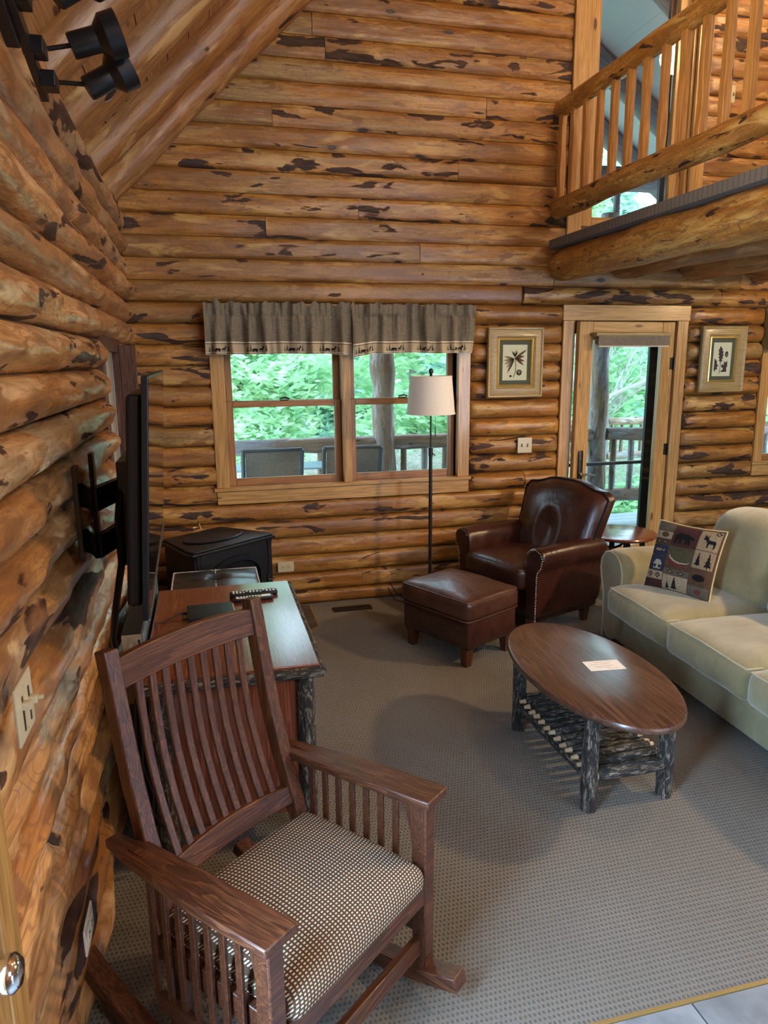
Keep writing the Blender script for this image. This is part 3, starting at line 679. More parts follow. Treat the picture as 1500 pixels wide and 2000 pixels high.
# crest rail, arched and bowed
def bowed(x, z, extra=0): return vat(z)+.012*(1-(x/.22)**2)+extra
bm = BM(); rings = []
for i in range(13):
    x = -.220+.440*i/12; arch = .012*(1-(x/.22)**2); a = .958; c_ = 1.036+arch; t = .011
    rings.append([bm.verts.new(p) for p in ((x, bowed(x, a)-t, a+arch*.6), (x, bowed(x, a)+t, a+arch*.6), (x, bowed(x, 1.02)+t, c_), (x, bowed(x, 1.02)-t, c_))])
for A, B in zip(rings, rings[1:]):
    for k in range(4): bm.faces.new((A[k], A[(k+1) % 4], B[(k+1) % 4], B[k]))
bm.faces.new(rings[0][::-1]); bm.faces.new(rings[-1]); obj('crest_rail', bm, 'oakx', rc, bevel=.003)
bm = BM(); rings = []
for i in range(13):
    x = -.220+.440*i/12; arch = .018*(1-(x/.22)**2); t = .011
    rings.append([bm.verts.new(p) for p in ((x, bowed(x, .45)-t, .452+arch*.2), (x, bowed(x, .45)+t, .452+arch*.2), (x, bowed(x, .50)+t, .502+arch), (x, bowed(x, .50)-t, .502+arch))])
for A, B in zip(rings, rings[1:]):
    for k in range(4): bm.faces.new((A[k], A[(k+1) % 4], B[(k+1) % 4], B[k]))
bm.faces.new(rings[0][::-1]); bm.faces.new(rings[-1]); obj('lower_back_rail', bm, 'oakx', rc, bevel=.003)
for i in range(9):
    x = -.168+.336*i/8; bm = BM(); pts = []
    for j in range(9):
        z = .49+.485*j/8; pts.append((x, bowed(x, z)-.004+.016*math.sin(PI*j/8), z))
    sweep(bm, pts, (1, 0, 0), .021, .011); obj('back_slat', bm, 'oakz', rc, bevel=.002, seg=1)
for sx in (-1, 1):
    # arm: wide at the front, narrower behind, sloping slightly down to the rear
    bm = BM(); pl = [(.243, -.288), (.338, -.288), (.340, -.05), (.322, .20), (.305, .315), (.268, .315), (.262, .245), (.247, .22), (.243, 0)]
    prism(bm, [(a*sx, b_) for a, b_ in pl], lambda a, b_, h: (a, b_, .601-.036*max(0, (b_+.29)/.6)+h), .024); obj('arm', bm, 'oaky', rc, bevel=.004)
    board('front_leg', (sx*.265, -.265, .060), (sx*.311, -.219, .602), 'oakz', rc, 'z', .004)
    bm = BM(); prism(bm, [(-.218, .598), (-.170, .598), (-.185, .57), (-.205, .50), (-.218, .40)], lambda a, b_, h: (sx*.277+h*sx, a, b_), .022); obj('corbel', bm, 'oakz', rc, bevel=.002)
    board('arm_rail', (sx*.279, -.219, .560), (sx*.299, .225, .598), 'oaky', rc, 'y', .002).rotation_euler = (R(3.4)*0, 0, PI/2)
    board('lower_side_rail', (sx*.279, -.219, .175), (sx*.299, .150, .225), 'oaky', rc, 'y', .002)
    board('seat_rail', (sx*.255, -.219, .300), (sx*.277, .17, .365), 'oaky', rc, 'y', .002)
    for i in range(7):
        y = -.150+.052*i; board('spindle', (sx*.284, y-.010, .20), (sx*.294, y+.010, .590-.02*i/6), 'oakz', rc, 'z', .0015)
    bm = BM(); pts = []; RR = 1.15
    for j in range(15):
        y = -.365+.88*j/14; pts.append((sx*.288, y, .0215+(y-.03)**2/(2*RR)))
    sweep(bm, pts, (1, 0, 0), .056, .042); obj('rocker', bm, 'oaky', rc, bevel=.004)
board('front_seat_rail', (-.266, -.262, .292), (.266, -.240, .362), 'oakx', rc, 'x', .003)
board('rear_seat_rail', (-.24, .150, .30), (.24, .172, .362), 'oakx', rc, 'x', .003)
board('front_stretcher', (-.266, -.250, .125), (.266, -.228, .180), 'oakx', rc, 'x', .003)
board('rear_stretcher', (-.26, .128, .13), (.26, .148, .175), 'oakx', rc, 'x', .003)
bm = BM()
def crown(p, u):
    k = max(0, 1-u[0]**2)*max(0, 1-u[1]**2)
    p = p.copy(); p.z += (.046*k**.6 if u[2] > -.2 else 0)
    s_ = 1-.035*(1-abs(u[0]))*0
    return p
rbox(bm, (0, -.055, .386), (.522, .450, .078), .038, 16, crown); obj('seat_cushion', bm, 'check', rc)

# ---------------------------------------------------------------- television and mount
tv = thing('television', 'thin black flat-screen television seen almost edge-on, hung on the left log wall', 'television', (.24, -2.445, 1.07))
def tvp(u, v, w_): # u along the wall (0 near..1 far), v height 0..1, w outwards from the screen
    y = -3.06+1.23*u; x = .25-.025*u+.045*v+w_; return (x, y, 1.07+.645*v)
def tvbox(u0, u1, v0, v1, w0, w1):
    bm = BM(); q = [bm.verts.new(tvp(u, v, w_)) for u, v, w_ in ((u0, v0, w0), (u1, v0, w0), (u1, v1, w0), (u0, v1, w0), (u0, v0, w1), (u1, v0, w1), (u1, v1, w1), (u0, v1, w1))]
    for f in ((0, 1, 2, 3), (7, 6, 5, 4), (0, 4, 5, 1), (1, 5, 6, 2), (2, 6, 7, 3), (3, 7, 4, 0)): bm.faces.new([q[i] for i in f])
    return bm
part('bezel', tvbox(0, 1, 0, 1, -.018, -.001), 'black_plastic', tv, smooth=False, bevel=.002)
part('screen', tvbox(.006, .994, .012, .99, -.002, .0), 'screen', tv, smooth=False)
part('bottom_edge', tvbox(0, 1, -.004, .008, -.006, .003), 'grey_edge', tv, smooth=False)
bm = tvbox(.02, .98, .05, .93, -.058, -.018); part('back_housing', bm, 'black_plastic', tv, smooth=False, bevel=.012, seg=3)
mt = thing('wall_mount', 'black articulated television bracket bolted to the log wall', 'bracket', (.04, -2.42, 1.3))
for y in (-2.74, -2.42):
    bm = BM(); bx(bm, .035, .050, y, y+.05, 1.16, 1.45); part('wall_plate', bm, 'bronze', mt, smooth=False, bevel=.003)
for z in (1.22, 1.36):
    bm = BM(); sweep(bm, [(.05, -2.70, z), (.10, -2.80, z), (.185, -2.50, z)], (0, 0, 1), .07, .022); part('arm', bm, 'black_metal', mt, bevel=.003)
bm = BM(); bx(bm, .160, .2, -2.74, -2.30, 1.14, 1.46); part('head_plate', bm, 'black_metal', mt, smooth=False, bevel=.004)
bm = BM(); tube(bm, [(.17, -2.7, 1.42), (.16, -2.78, 1.3), (.155, -2.76, 1.15), (.12, -2.7, 1.0), (.09, -2.62, .86), (.085, -2.55, .80)], .011, 8); tag(obj('television_cable', bm, 'black_plastic'), 'thick black cable drooping behind the television down to the black box', 'cable')

# ---------------------------------------------------------------- track light on the left wall
tl = thing('track_light', 'black track light with swivel spot heads high on the left wall', 'light', (.07, -3.3, 2.45))
A0, A1 = Vector((.085, -2.855, 2.407)), Vector((.105, -3.95, 2.66))
bm = BM(); sweep(bm, [A0, A1], (0, 0, 1), .034, .020); part('track', bm, 'black_metal', tl, bevel=.002)
bm = BM(); sweep(bm, [A0.lerp(A1, .20)-Vector((.022, 0, 0)), A0.lerp(A1, .48)-Vector((.022, 0, 0))], (0, 0, 1), .06, .03); part('feed_box', bm, 'black_metal', tl, bevel=.003)
def spot_head(base, stem_end, aim, e):
    base, stem_end, aim = Vector(base), Vector(stem_end), Vector(aim).normalized()
    h = BM(); prof = [(.0005, 0), (.026, 0), (.028, .004), (.028, .062), (.048, .082), (.050, .118), (.046, .118), (.043, .084), (.02, .07), (.0005, .07)]
    lathe(h, prof, 28); q = aim.to_track_quat('Z', 'Y').to_matrix().to_4x4()
    bmesh.ops.transform(h, matrix=Matrix.Translation(stem_end) @ q, verts=h.verts)
    ho = part('lamp_head', h, 'black_metal', tl, ang=35)
    bm = BM(); tube(bm, [base, stem_end+aim*.02], .0055, 8); bmesh.ops.translate(bm, verts=bm.verts, vec=-tl.location); obj('stem', bm, 'black_metal', ho)
    bm = BM(); c = base-Vector((.022, 0, 0)); bx(bm, c.x-.018, c.x+.018, c.y-.028, c.y+.028, c.z-.018, c.z+.018); bmesh.ops.translate(bm, verts=bm.verts, vec=-tl.location); obj('adapter', bm, 'black_plastic', ho, smooth=False, bevel=.003)
    L = light('SPOT', 'track_spot', stem_end+aim*.095, e, WARM, stem_end+aim*1.0, .03, None, R(95), .7)
spot_head((.128, -3.022, 2.452), (.178, -3.022, 2.461), (1, .05, .36), 60)
spot_head((.132, -2.924, 2.416), (.195, -2.924, 2.406), (1, .10, .62), 60)
spot_head((.130, -3.17, 2.492), (.175, -3.17, 2.500), (1, .25, .75), 90)

# ---------------------------------------------------------------- wall plates
def plate(name, label, cat, loc, rz, w_, h_, kind, m='ivory'):
    t = thing(name, label, cat, loc, rz)   # local -Y faces the room
    bm = BM(); rbox(bm, (0, -.003, 0), (w_, .007, h_), .003, 4); obj('cover_plate', bm, m, t)
    if kind == 'double':
        for sx in (-.023, .023):
            bm = BM(); bx(bm, sx-.005, sx+.005, -.0075, -.005, -.012, .012); obj('slot', bm, 'slot', t, smooth=False)
            bm = BM(); rbox(bm, (sx, -.012, .003 if sx < 0 else -.003), (.008, .018, .012), .002, 3); obj('toggle', bm, m, t)
    if kind == 'outlet':
        for sx in (-.02, .02):
            bm = BM(); rbox(bm, (sx, -.007, 0), (.030, .004, .028), .0018, 3); s_ = obj('socket', bm, m, t)
            bm = BM()
            for dz in (-.006, .006): bx(bm, sx-.008, sx+.001, -.0095, -.0085, dz-.0015, dz+.0015)
            bx(bm, sx+.005, sx+.010, -.0095, -.0085, -.0025, .0025); obj('slots', bm, 'slot', s_, smooth=False)
    if kind == 'dimmer':
        for sx, z in ((-.022, .012), (.026, .002)):
            bm = BM(); bx(bm, sx-.004, sx+.004, -.0078, -.006, -.04, .03); obj('slot', bm, 'slot', t, smooth=False)
            bm = BM(); rbox(bm, (sx, -.014, z), (.018, .018, .016), .003, 3); obj('slider', bm, m, t)
        bm = BM(); rbox(bm, (.026, -.026, .004), (.007, .014, .008), .002, 3); obj('toggle', bm, m, t)
    for z in (-h_*.36, h_*.36):
        bm = BM(); lathe(bm, [(.0005, 0), (.003, 0), (.003, .0015), (.0005, .0015)], 8); bmesh.ops.rotate(bm, verts=bm.verts, cent=(0, 0, 0), matrix=Matrix.Rotation(PI/2, 3, 'X')); obj('screw', bm, m, t, loc=(0, -.0062, z))
    return t
plate('light_switch', 'ivory double toggle switch plate between the window and the door', 'light switch', (2.735, -.062, 1.113), 0, .115, .115, 'double')
plate('light_switch', 'ivory dimmer switch plate close by on the left log wall', 'light switch', (.052, -3.565, 1.10), PI/2, .118, .118, 'dimmer')
plate('light_switch', 'pale switch plate upstairs behind the loft balusters', 'light switch', (4.28, -.045, 3.62), 0, .075, .115, 'double')
plate('wall_outlet', 'ivory socket plate on the back wall beside the stove', 'outlet', (.92, -.052, .308), 0, .115, .075, 'outlet')
plate('wall_outlet', 'white socket plate low on the left wall behind the rocking chair', 'outlet', (.050, -3.235, .305), PI/2, .115, .075, 'outlet', 'white_plastic')

# ---------------------------------------------------------------- valances
def valance(name, label, x0, x1, seed, z_top=2.095, lift0=0, lift1=0):
    v = thing(name, label, 'valance', ((x0+x1)/2, -.11, 1.95), 0, 'taupe valances over the back wall windows')
    NX = int((x1-x0)/.006); H0, H1 = 1.792, z_top
    zs = [0, .004, .008, .012, .030, .048, .066, .070, .074, .080, .10, .14, .18, .215, .235, .243, .250, .258, .270, .285, .300, .315]
    mats = ['cream', 'dark_thread', 'cream', 'band', 'dark_thread', 'band', 'cream', 'linen']
    def surf(x, h):
        """h = height above the hem"""
        t = (x-x0)/(x1-x0); lift = lift0*max(0, 1-t*6)+lift1*max(0, 1-(1-t)*6)
        k = h/.315; amp = .010+.016*(1-k) if k < .75 else .011
        n1 = noise.noise(Vector((x*11+seed, k*.8, 0)))+.5*noise.noise(Vector((x*25+seed, k*1.2, 4)))+.35*math.sin(x*62+1.5*noise.noise(Vector((x*5, seed, 0))))
        n2 = noise.noise(Vector((x*70+seed, k*2, 9)))
        y = -.118-amp*n1*2.6-(n2*.010 if k > .6 else n2*.010*max(0, (k-.35))/.25 if k > .35 else 0)
        if k > .74: y += .010*math.exp(-((k-.77)/.03)**2)
        rz = 1 if k < .8 else 1
        z = H0+h+lift*(1-k)+.006*noise.noise(Vector((x*5+seed, 2, 2)))*(1-k)
        if k > .8: z += (.034*noise.noise(Vector((x*22+seed, 7, 1)))+.012)*(k-.8)/.2; y -= .022*noise.noise(Vector((x*30+seed, 17, k*2)))
        return Vector((x, y, z))
    bm = BM(); grid = [[bm.verts.new(surf(x0+(x1-x0)*i/NX, h)) for h in zs] for i in range(NX+1)]
    def mi(h): 
        return 0 if h < .004 else 1 if h < .008 else 2 if h < .012 else 3 if h < .066 else 4 if h < .070 else 5 if h < .074 else 6 if h < .080 else 7
    for i in range(NX):
        for j in range(len(zs)-1):
            f = bm.faces.new((grid[i][j], grid[i+1][j], grid[i+1][j+1], grid[i][j+1])); f.material_index = mi((zs[j]+zs[j+1])/2)
    part('fabric', bm, mats, v, ang=180)
    # woven animals and trees in the band
    bm = BM(); fn = lambda a, b_, h: surf(a, b_)+Vector((0, -.0015-h, 0))
    n = max(1, round((x1-x0)/.22)); 
    for i in range(n):
        xc = x0+(x1-x0)*(i+.35)/n
        for poly, dx, w_, h_, mi_ in ((TREE, -.058, .018, .036, 1), (TREE, -.038, .026, .052, 1), (BEAR, -.006, .046, .028, 0), (DEER, .036, .034, .042, 0), (TREE, .062, .026, .050, 1)):
            if x0+.01 < xc+dx-w_/2 and xc+dx+w_/2 < x1-.01:
                prism(bm, place2d(poly, xc+dx, .015+h_/2, w_, h_, 0, True), fn, .0006, mi_)
    part('woven_animals', bm, ['t_black', 'green_thread'], v, smooth=False)['kind'] = 'stuff'
    return v
valance('valance', 'left taupe window valance with a band of bears and deer', .452, 1.418, 1.7, 2.10, .0, -.012)
valance('valance', 'right taupe window valance with a band of bears and deer, behind the lamp', 1.424, 2.305, 8.3, 2.10, -.022, 0)
valance('valance', 'taupe valance cut off by the right edge of the photo', 4.79, 5.6, 15.1, 2.10)
cr = thing('curtain_rod', 'thin rod carrying the two valances over the double window', 'curtain rod', (1.4, -.09, 2.03))
bm = BM(); tube(bm, [(.458, -.03, 2.035), (.458, -.066, 2.035), (.47, -.070, 2.035), (2.29, -.070, 2.035), (2.302, -.066, 2.035), (2.302, -.03, 2.035)], .006, 6); part('rod', bm, 'cream', cr)

# ---------------------------------------------------------------- framed botanical prints
def picture(label, xc, zc, W, H, kind, y=-.065):
    t = thing('framed_print', label, 'picture', (xc, y, zc), 0, 'framed botanical prints')
    def ring(prof, m, nm, parent=t):
        bm = BM(); loops = []
        for ins, d in prof:
            loops.append([bm.verts.new((sx*(W/2-ins), -d, sz*(H/2-ins))) for sx, sz in ((-1, -1), (1, -1), (1, 1), (-1, 1))])
        for A, B in zip(loops, loops[1:]):
            for k in range(4): bm.faces.new((A[k], A[(k+1) % 4], B[(k+1) % 4], B[k]))
        return obj(nm, bm, m, parent, ang=20)
    ring([(0, 0), (0, .026), (.006, .032), (.014, .030), (.020, .024), (.030, .027), (.062, .030), (.070, .024), (.076, .022), (.080, .016), (.080, .004)], 'gilt_frame', 'frame')
    ring([(.078, .010), (.080, .021), (.087, .023), (.093, .015), (.096, .006)], 'gold', 'gold_fillet')
    bm = BM(); bx(bm, -W/2+.085, W/2-.085, -.008, -.004, -H/2+.085, H/2-.085); obj('mat_board', bm, 'mat_board', t, smooth=False)
    pw, ph = W-.096*2-.05, H-.096*2-.055
    bm = BM(); bx(bm, -pw/2, pw/2, -.0095, -.008, -ph/2, ph/2); s_ = obj('print', bm, 'print_paper', t, smooth=False)
    bm = BM(); fn = lambda a, b_, h: ((a)*pw/2, -.0098-h, b_*ph/2)
    def leaf(x, y, ang_, ln, wd, m_):
        pts = [(0, 0), (.2, .7), (.45, 1), (.7, .8), (1, 0), (.7, -.8), (.45, -1), (.2, -.7)]
        prism(bm, [(x+(a*ln*math.cos(ang_)-b_*wd/2*math.sin(ang_)), y+(a*ln*math.sin(ang_)+b_*wd/2*math.cos(ang_))*.72) for a, b_ in pts], fn, .0004, m_)
    if kind == 0:
        for a, ln in ((35, 1.35), (12, .95), (-18, .98), (-38, 1.1)): leaf(.02, .25, R(a), ln*.85, .20, 0)
        for a, ln in ((168, .95), (190, .95), (208, 1.0), (228, 1.05), (243, 1.35)): leaf(-.05, .22, R(a), ln*.95, .19, 0 if a % 2 else 1)
        for a, ln in ((80, .62), (105, .5), (120, .6), (65, .55)): leaf(.0, .30, R(a), ln, .09, 2)
        prism(bm, [(-.02, .3), (.03, .3), (.10, -.15), (.08, -.5), (-.08, -.86), (-.12, -.84), (.03, -.5), (.05, -.15)], fn, .0004, 2)
        prism(bm, place2d(OVAL, .36, -.56, .46, .34), fn, .0006, 2); prism(bm, place2d(OVAL, .36, -.53, .26, .22), fn, .0009, 1); prism(bm, place2d(OVAL, -.34, -.76, .22, .12), fn, .0006, 2)
    else:
        prism(bm, [(-.28, .80), (-.12, .70), (.0, .62), (-.02, .50), (.16, .46), (.04, .34), (.18, .22), (.02, .18), (.14, .05), (-.04, .04), (.06, -.12), (-.10, -.12), (-.14, -.45), (-.20, -.12), (-.36, -.10), (-.26, .04), (-.44, .10), (-.30, .20), (-.48, .34), (-.34, .38), (-.46, .56), (-.34, .62)], fn, .0004, 3)
        prism(bm, place2d(OVAL, .48, .30, .38, .36), fn, .0004, 3); prism(bm, place2d(OVAL, .48, .27, .16, .18), fn, .0008, 1)
        prism(bm, [(-.84, -.60), (-.80, .10), (-.66, -.05), (-.56, -.08), (-.50, -.30), (-.30, -.38), (-.52, -.44), (-.44, -.58), (-.62, -.60), (-.76, -.74)], fn, .0004, 3)
        prism(bm, [(-.08, -.38), (.12, -.28), (.24, -.36), (.26, -.10), (.42, -.2), (.62, -.08), (.66, -.40), (.56, -.52), (.62, -.74), (.1, -.76), (-.1, -.74), (.22, -.58)], fn, .0004, 3)
        prism(bm, [(-.14, -.4), (-.1, -.4), (-.16, -.84), (-.22, -.84)], fn, .0004, 3)
    obj('engraving', bm, ['ink_brown', 't_tan', 'ink_dark', 'ink_plum'], s_, smooth=False)
    bm = BM(); bx(bm, -W/2+.09, W/2-.09, -.0145, -.0130, -H/2+.09, H/2-.09); obj('glazing', bm, 'glass', t, smooth=False)
picture('framed brown leaf-and-fruit engraving between the window and the door', 2.632, 1.720, .432, .500, 0)
picture('framed purple oak-leaf engraving right of the door', 4.385, 1.728, .405, .505, 1)

# ---------------------------------------------------------------- floor lamp
la = thing('floor_lamp', 'black floor lamp with a pale linen drum shade before the double window', 'lamp', (1.905, -.35, 0))
bm = BM(); lathe(bm, [(.001, 0), (.135, 0), (.135, .012), (.12, .020), (.02, .030), (.014, .05), (.001, .05)], 32, 1.905, -.35); part('base', bm, 'black_metal', la)
bm = BM(); tube(bm, [(1.905, -.35, .03), (1.905, -.35, 1.12)], .0125, 12); part('lower_pole', bm, 'black_metal', la)
bm = BM(); tube(bm, [(1.905, -.35, 1.1), (1.905, -.35, 1.66)], .006, 10); tube(bm, [(1.905, -.35, 1.10), (1.905, -.35, 1.16)], .016, 12); tube(bm, [(1.905, -.355, 1.13), (1.935, -.36, 1.105)], .005, 6); part('upper_pole', bm, 'black_metal', la)
bm = BM(); lathe(bm, [(.163, 1.388), (.141, 1.636), (.139, 1.636), (.161, 1.388)], 48, 1.905, -.35, close=False); sh = part('shade', bm, 'shade', la)
bm = BM()
for r_, z in ((.1635, 1.388), (.1415, 1.632)): lathe(bm, [(r_, z), (r_, z+.009), (r_+.0015, z+.009), (r_+.0015, z)], 48, 0, 0, close=False)
bmesh.ops.translate(bm, verts=bm.verts, vec=(0, 0, 0)); obj('trim_band', bm, 'shade', sh)
bm = BM(); lathe(bm, [(.001, 1.630), (.008, 1.632), (.010, 1.655), (.016, 1.662), (.015, 1.682), (.004, 1.690), (.001, 1.690)], 14, 1.905, -.35)
for k in range(3): tube(bm, [(1.905, -.35, 1.634), (1.905+.139*math.cos(k*2.1), -.35+.139*math.sin(k*2.1), 1.634)], .002, 5)
part('finial', bm, 'black_metal', la)
bm = BM(); tube(bm, [(1.93, -.37, 1.45), (1.931, -.37, 1.30)], .0012, 5); tube(bm, [(1.931, -.37, 1.30), (1.931, -.37, 1.235)], .0035, 6); part('pull_chain', bm, 'bronze', la)
bm = BM(); tube(bm, [(1.85, -.25, .015), (1.78, -.16, .01), (1.72, -.10, .06), (1.68, -.09, .13), (1.66, -.10, .10), (1.70, -.15, .02), (1.78, -.22, .006)], .0035, 6); tag(obj('power_cord', bm, 'black_plastic'), 'black cord looping up at the wall behind the leather ottoman', 'cord')

# ---------------------------------------------------------------- television stand with bark edge
ts = thing('television_stand', 'low cherry-wood stand with bark-covered edge and log legs under the television', 'table', (.47, -2.18, 0))
bm = BM(); bx(bm, .172, .762, -2.672, -1.688, .694, .720); part('top', bm, 'cherryy', ts, bevel=.003)
for a, b_ in (((.165, -2.672, .690), (.775, -2.672, .690)), ((.766, -2.68, .690), (.766, -1.68, .690)), ((.165, -1.688, .690), (.775, -1.688, .690))):
    o = log_between('bark_edge', a, b_, .021, 'bark', ts, 10, .35, 0, 3, .06); o.location = o.location-ts.location
for x, y in ((.712, -2.615), (.712, -1.745), (.215, -2.615), (.215, -1.745)):
    o = log_between('leg', (x, y, 0), (x, y, .69), .034, 'bark', ts, 12, .2, 0, x*9+y, .08, bend=.01); o.location = Vector(o.location)-ts.location
wboard('end_panel', (.245, -2.615, .12), (.685, -2.595, .675), 'cherryz', ts, 'x'); wboard('end_panel', (.245, -1.765, .12), (.685, -1.745, .675), 'cherryz', ts, 'x')
wboard('side_panel', (.70, -2.59, .12), (.716, -1.77, .675), 'cherryx', ts, 'y'); wboard('shelf', (.22, -2.60, .12), (.70, -1.76, .14), 'cherryy', ts, 'x')
for y0, y1 in ((-2.575, -2.19), (-2.17, -1.785)):
    d_ = wboard('door', (.712, y0, .15), (.728, y1, .66), 'cherryx', ts, 'y'); bm = BM(); lathe(bm, [(.001, 0), (.01, 0), (.012, .012), (.001, .016)], 12); obj('knob', bm, 'bronze', d_, loc=(.17 if y0 < -2.3 else -.17, -.010, 0), rot=(PI/2, 0, 0))
# remotes, streaming box, box beside the wall
rm = thing('remote_control', 'long black remote control with pale buttons on the television stand', 'remote', (.59, -1.872, .720), R(2))
bm = BM(); rbox(bm, (0, 0, .011), (.212, .046, .022), .009, 6); obj('body', bm, 'black_plastic', rm)
bm = BM()
for i in range(13):
    for j in range(3):
        if (i+j) % 5 != 4: rbox(bm, (-.088+i*.0146, -.013+j*.013, .0225), (.009, .007, .004), .0015, 2)
o = obj('buttons', bm, 'rubber', rm); o['kind'] = 'stuff'
rm = thing('remote_control', 'smaller silver-faced remote control in front of the long black one', 'remote', (.585, -1.935, .720), R(4))
bm = BM(); rbox(bm, (0, 0, .009), (.172, .040, .018), .008, 6); obj('body', bm, 'black_plastic', rm)
bm = BM(); rbox(bm, (0, 0, .0175), (.150, .028, .003), .0012, 4); obj('face_plate', bm, 'white_plastic', rm)
bm = BM()
for i in range(8):
    for j in range(2): rbox(bm, (-.06+i*.013, -.006+j*.012, .0195), (.007, .006, .002), .0008, 2)
o = obj('buttons', bm, 'black_plastic', rm); o['kind'] = 'stuff'
sb = thing('streaming_box', 'flat black media box with a short cable on the television stand', 'media box', (.400, -2.095, .720), R(3))
bm = BM(); rbox(bm, (0, 0, .016), (.185, .16, .030), .004, 5); obj('case', bm, 'black_plastic', sb)
bm = BM(); bx(bm, .0935, .0955, -.03, .06, .008, .026); obj('pale_label', bm, 'white_plastic', sb, smooth=False)
bm = BM(); tube(bm, [(-.093, .03, .014), (-.12, .03, .018), (-.16, .01, .006), (-.19, -.03, .005), (-.215, -.06, .02), (-.225, -.1, -.05)], .003, 6); rbox(bm, (-.103, .03, .014), (.024, .014, .009), .002, 2); obj('cable', bm, 'black_plastic', sb)
bbx = thing('media_cabinet', 'narrow black box with a tan front face between stand and log wall', 'cabinet', (.085, -1.98, 0))
bm = BM(); bx(bm, .085, .158, -2.40, -1.56, .0, .79); part('case', bm, 'black_plastic', bbx, smooth=False, bevel=.004)
bm = BM(); bx(bm, .087, .156, -2.405, -2.399, .52, .787); part('front_face', bm, 't_tan', bbx, smooth=False, bevel=.001)
bm = BM(); bx(bm, .157, .160, -2.398, -1.57, .3, .787); part('side_face', bm, 'patio_metal', bbx, smooth=False)
for z in (.592, .604):
    bm = BM(); bx(bm, .130, .133, -2.409, -2.405, z-.0015, z+.0015); part('indicator_light', bm, 'led', bbx, smooth=False)
bm = BM(); tube(bm, [(.15, -2.44, .78), (.17, -2.5, .70), (.14, -2.62, .62), (.13, -2.6, .45), (.18, -2.66, .30), (.16, -2.7, .10), (.10, -2.66, .02)], .005, 6); tube(bm, [(.14, -2.5, .6), (.16, -2.68, .5), (.15, -2.72, .33), (.2, -2.69, .2)], .0035, 6)
tag(obj('loose_cables', bm, 'black_plastic'), 'tangle of thin black cables hanging behind the rocking chair', 'cable')
# ---------------------------------------------------------------- tufted stool
sl = thing('tufted_stool', 'square black button-tufted leather stool with pale piping in front of the stove', 'stool', (.428, -1.02, .012))
bm = BM()
def tuft(p, u):
    if u[2] > 0:
        p = p.copy(); r_ = math.hypot(u[0], u[1]); p.z += .022*(1-min(1, r_)**2)-.040*math.exp(-(r_/.16)**2)-.008*math.exp(-(min(abs(u[0]), abs(u[1]))/.03)**2)
    return p
rbox(bm, (0, 0, .47), (.49, .44, .13), .03, 20, tuft); obj('seat', bm, 'leather_black', sl)
bm = BM()
for pth in ([(-.235, -.21, .53), (-.235, .21, .53)], [(.235, -.21, .53), (.235, .21, .53)], [(-.235, .21, .53), (.235, .21, .53)], [(-.235, -.21, .53), (.235, -.21, .53)]): tube(bm, pth, .004, 6)
tube(bm, [(0, .21, .536), (0, .1, .545), (0, .03, .524), (0, -.03, .524), (0, -.1, .545), (0, -.21, .536)], .003, 6); obj('piping', bm, 'white_piping', sl)
bm = BM(); lathe(bm, [(.001, .526), (.014, .524), (.012, .519), (.001, .518)], 12); obj('button', bm, 'nail', sl)
bm = BM(); rbox(bm, (0, 0, .35), (.47, .42, .14), .01, 3); obj('base', bm, 'leather_black', sl)
for sx in (-1, 1):
    for sy in (-1, 1):
        bm = BM(); bx(bm, sx*.20-.018, sx*.20+.018, sy*.175-.018, sy*.175+.018, 0.0, .285, .006); obj('leg', bm, 'oakz', sl, smooth=False)
# ---------------------------------------------------------------- cast-iron stove, corner set
st = thing('cast_iron_stove', 'black cast-iron heating stove set across the back left corner', 'stove', (.43, -.42, .018), R(36))
W2, D2 = .30, .20
TOP = [(-W2-.02, -D2-.03), (W2+.02, -D2-.03), (W2+.03, -D2+.02), (W2-.06, D2+.03), (-W2+.06, D2+.03), (-W2-.03, -D2+.02)]
bm = BM(); prism(bm, TOP, lambda a, b_, h: (a, b_, .600+h), .018); prism(bm, [(a*.95, b_*.95) for a, b_ in TOP], lambda a, b_, h: (a, b_, .618+h), .012); obj('top_plate', bm, 'iron', st, bevel=.006)
bm = BM(); lathe(bm, [(.001, .629), (.19, .629), (.205, .636), (.195, .642), (.18, .637), (.001, .640)], 36, -.0, .0, sx=1.05, sy=.62); obj('oval_lid', bm, 'iron', st)
bm = BM(); prism(bm, [(a*.93, b_*.93) for a, b_ in TOP], lambda a, b_, h: (a, b_, .12+h), .48); obj('body', bm, 'iron', st, bevel=.004)
bm = BM(); prism(bm, TOP, lambda a, b_, h: (a, b_, .09+h), .035); obj('bottom_plate', bm, 'iron', st, bevel=.005)
fy_ = -D2*.93-.033
bm = BM(); arch = [(-.22, .16), (.22, .16), (.22, .42)]+[(.22*math.cos(t), .42+.13*math.sin(t)) for t in [PI*k/16 for k in range(1, 16)]]+[(-.22, .42)]
inner = [(a*.80, .19+(b_-.16)*.84) for a, b_ in arch]
A = [bm.verts.new((a, fy_-.002, z)) for a, z in arch]; B = [bm.verts.new((a, fy_-.022, z)) for a, z in arch]; Cc = [bm.verts.new((a, fy_-.020, z)) for a, z in inner]; Dd = [bm.verts.new((a, fy_-.002, z)) for a, z in inner]
n = len(arch)
for P_, Q_ in ((A, B), (B, Cc), (Cc, Dd)):
    for i in range(n): bm.faces.new((P_[i], P_[(i+1) % n], Q_[(i+1) % n], Q_[i]))
dr = obj('door', bm, 'iron', st, ang=30)
bm = BM(); prism(bm, inner, lambda a, b_, h: (a, fy_+.001-h, b_), .004); obj('firebox_back', bm, 'black_plastic', st, smooth=False)
bm = BM()
for x, h in ((-.12, .18), (-.02, .22), (.09, .2)): tube(bm, [(x-.07, fy_-.006, .22), (x+.03, fy_-.006, .22+h)], .008, 7)
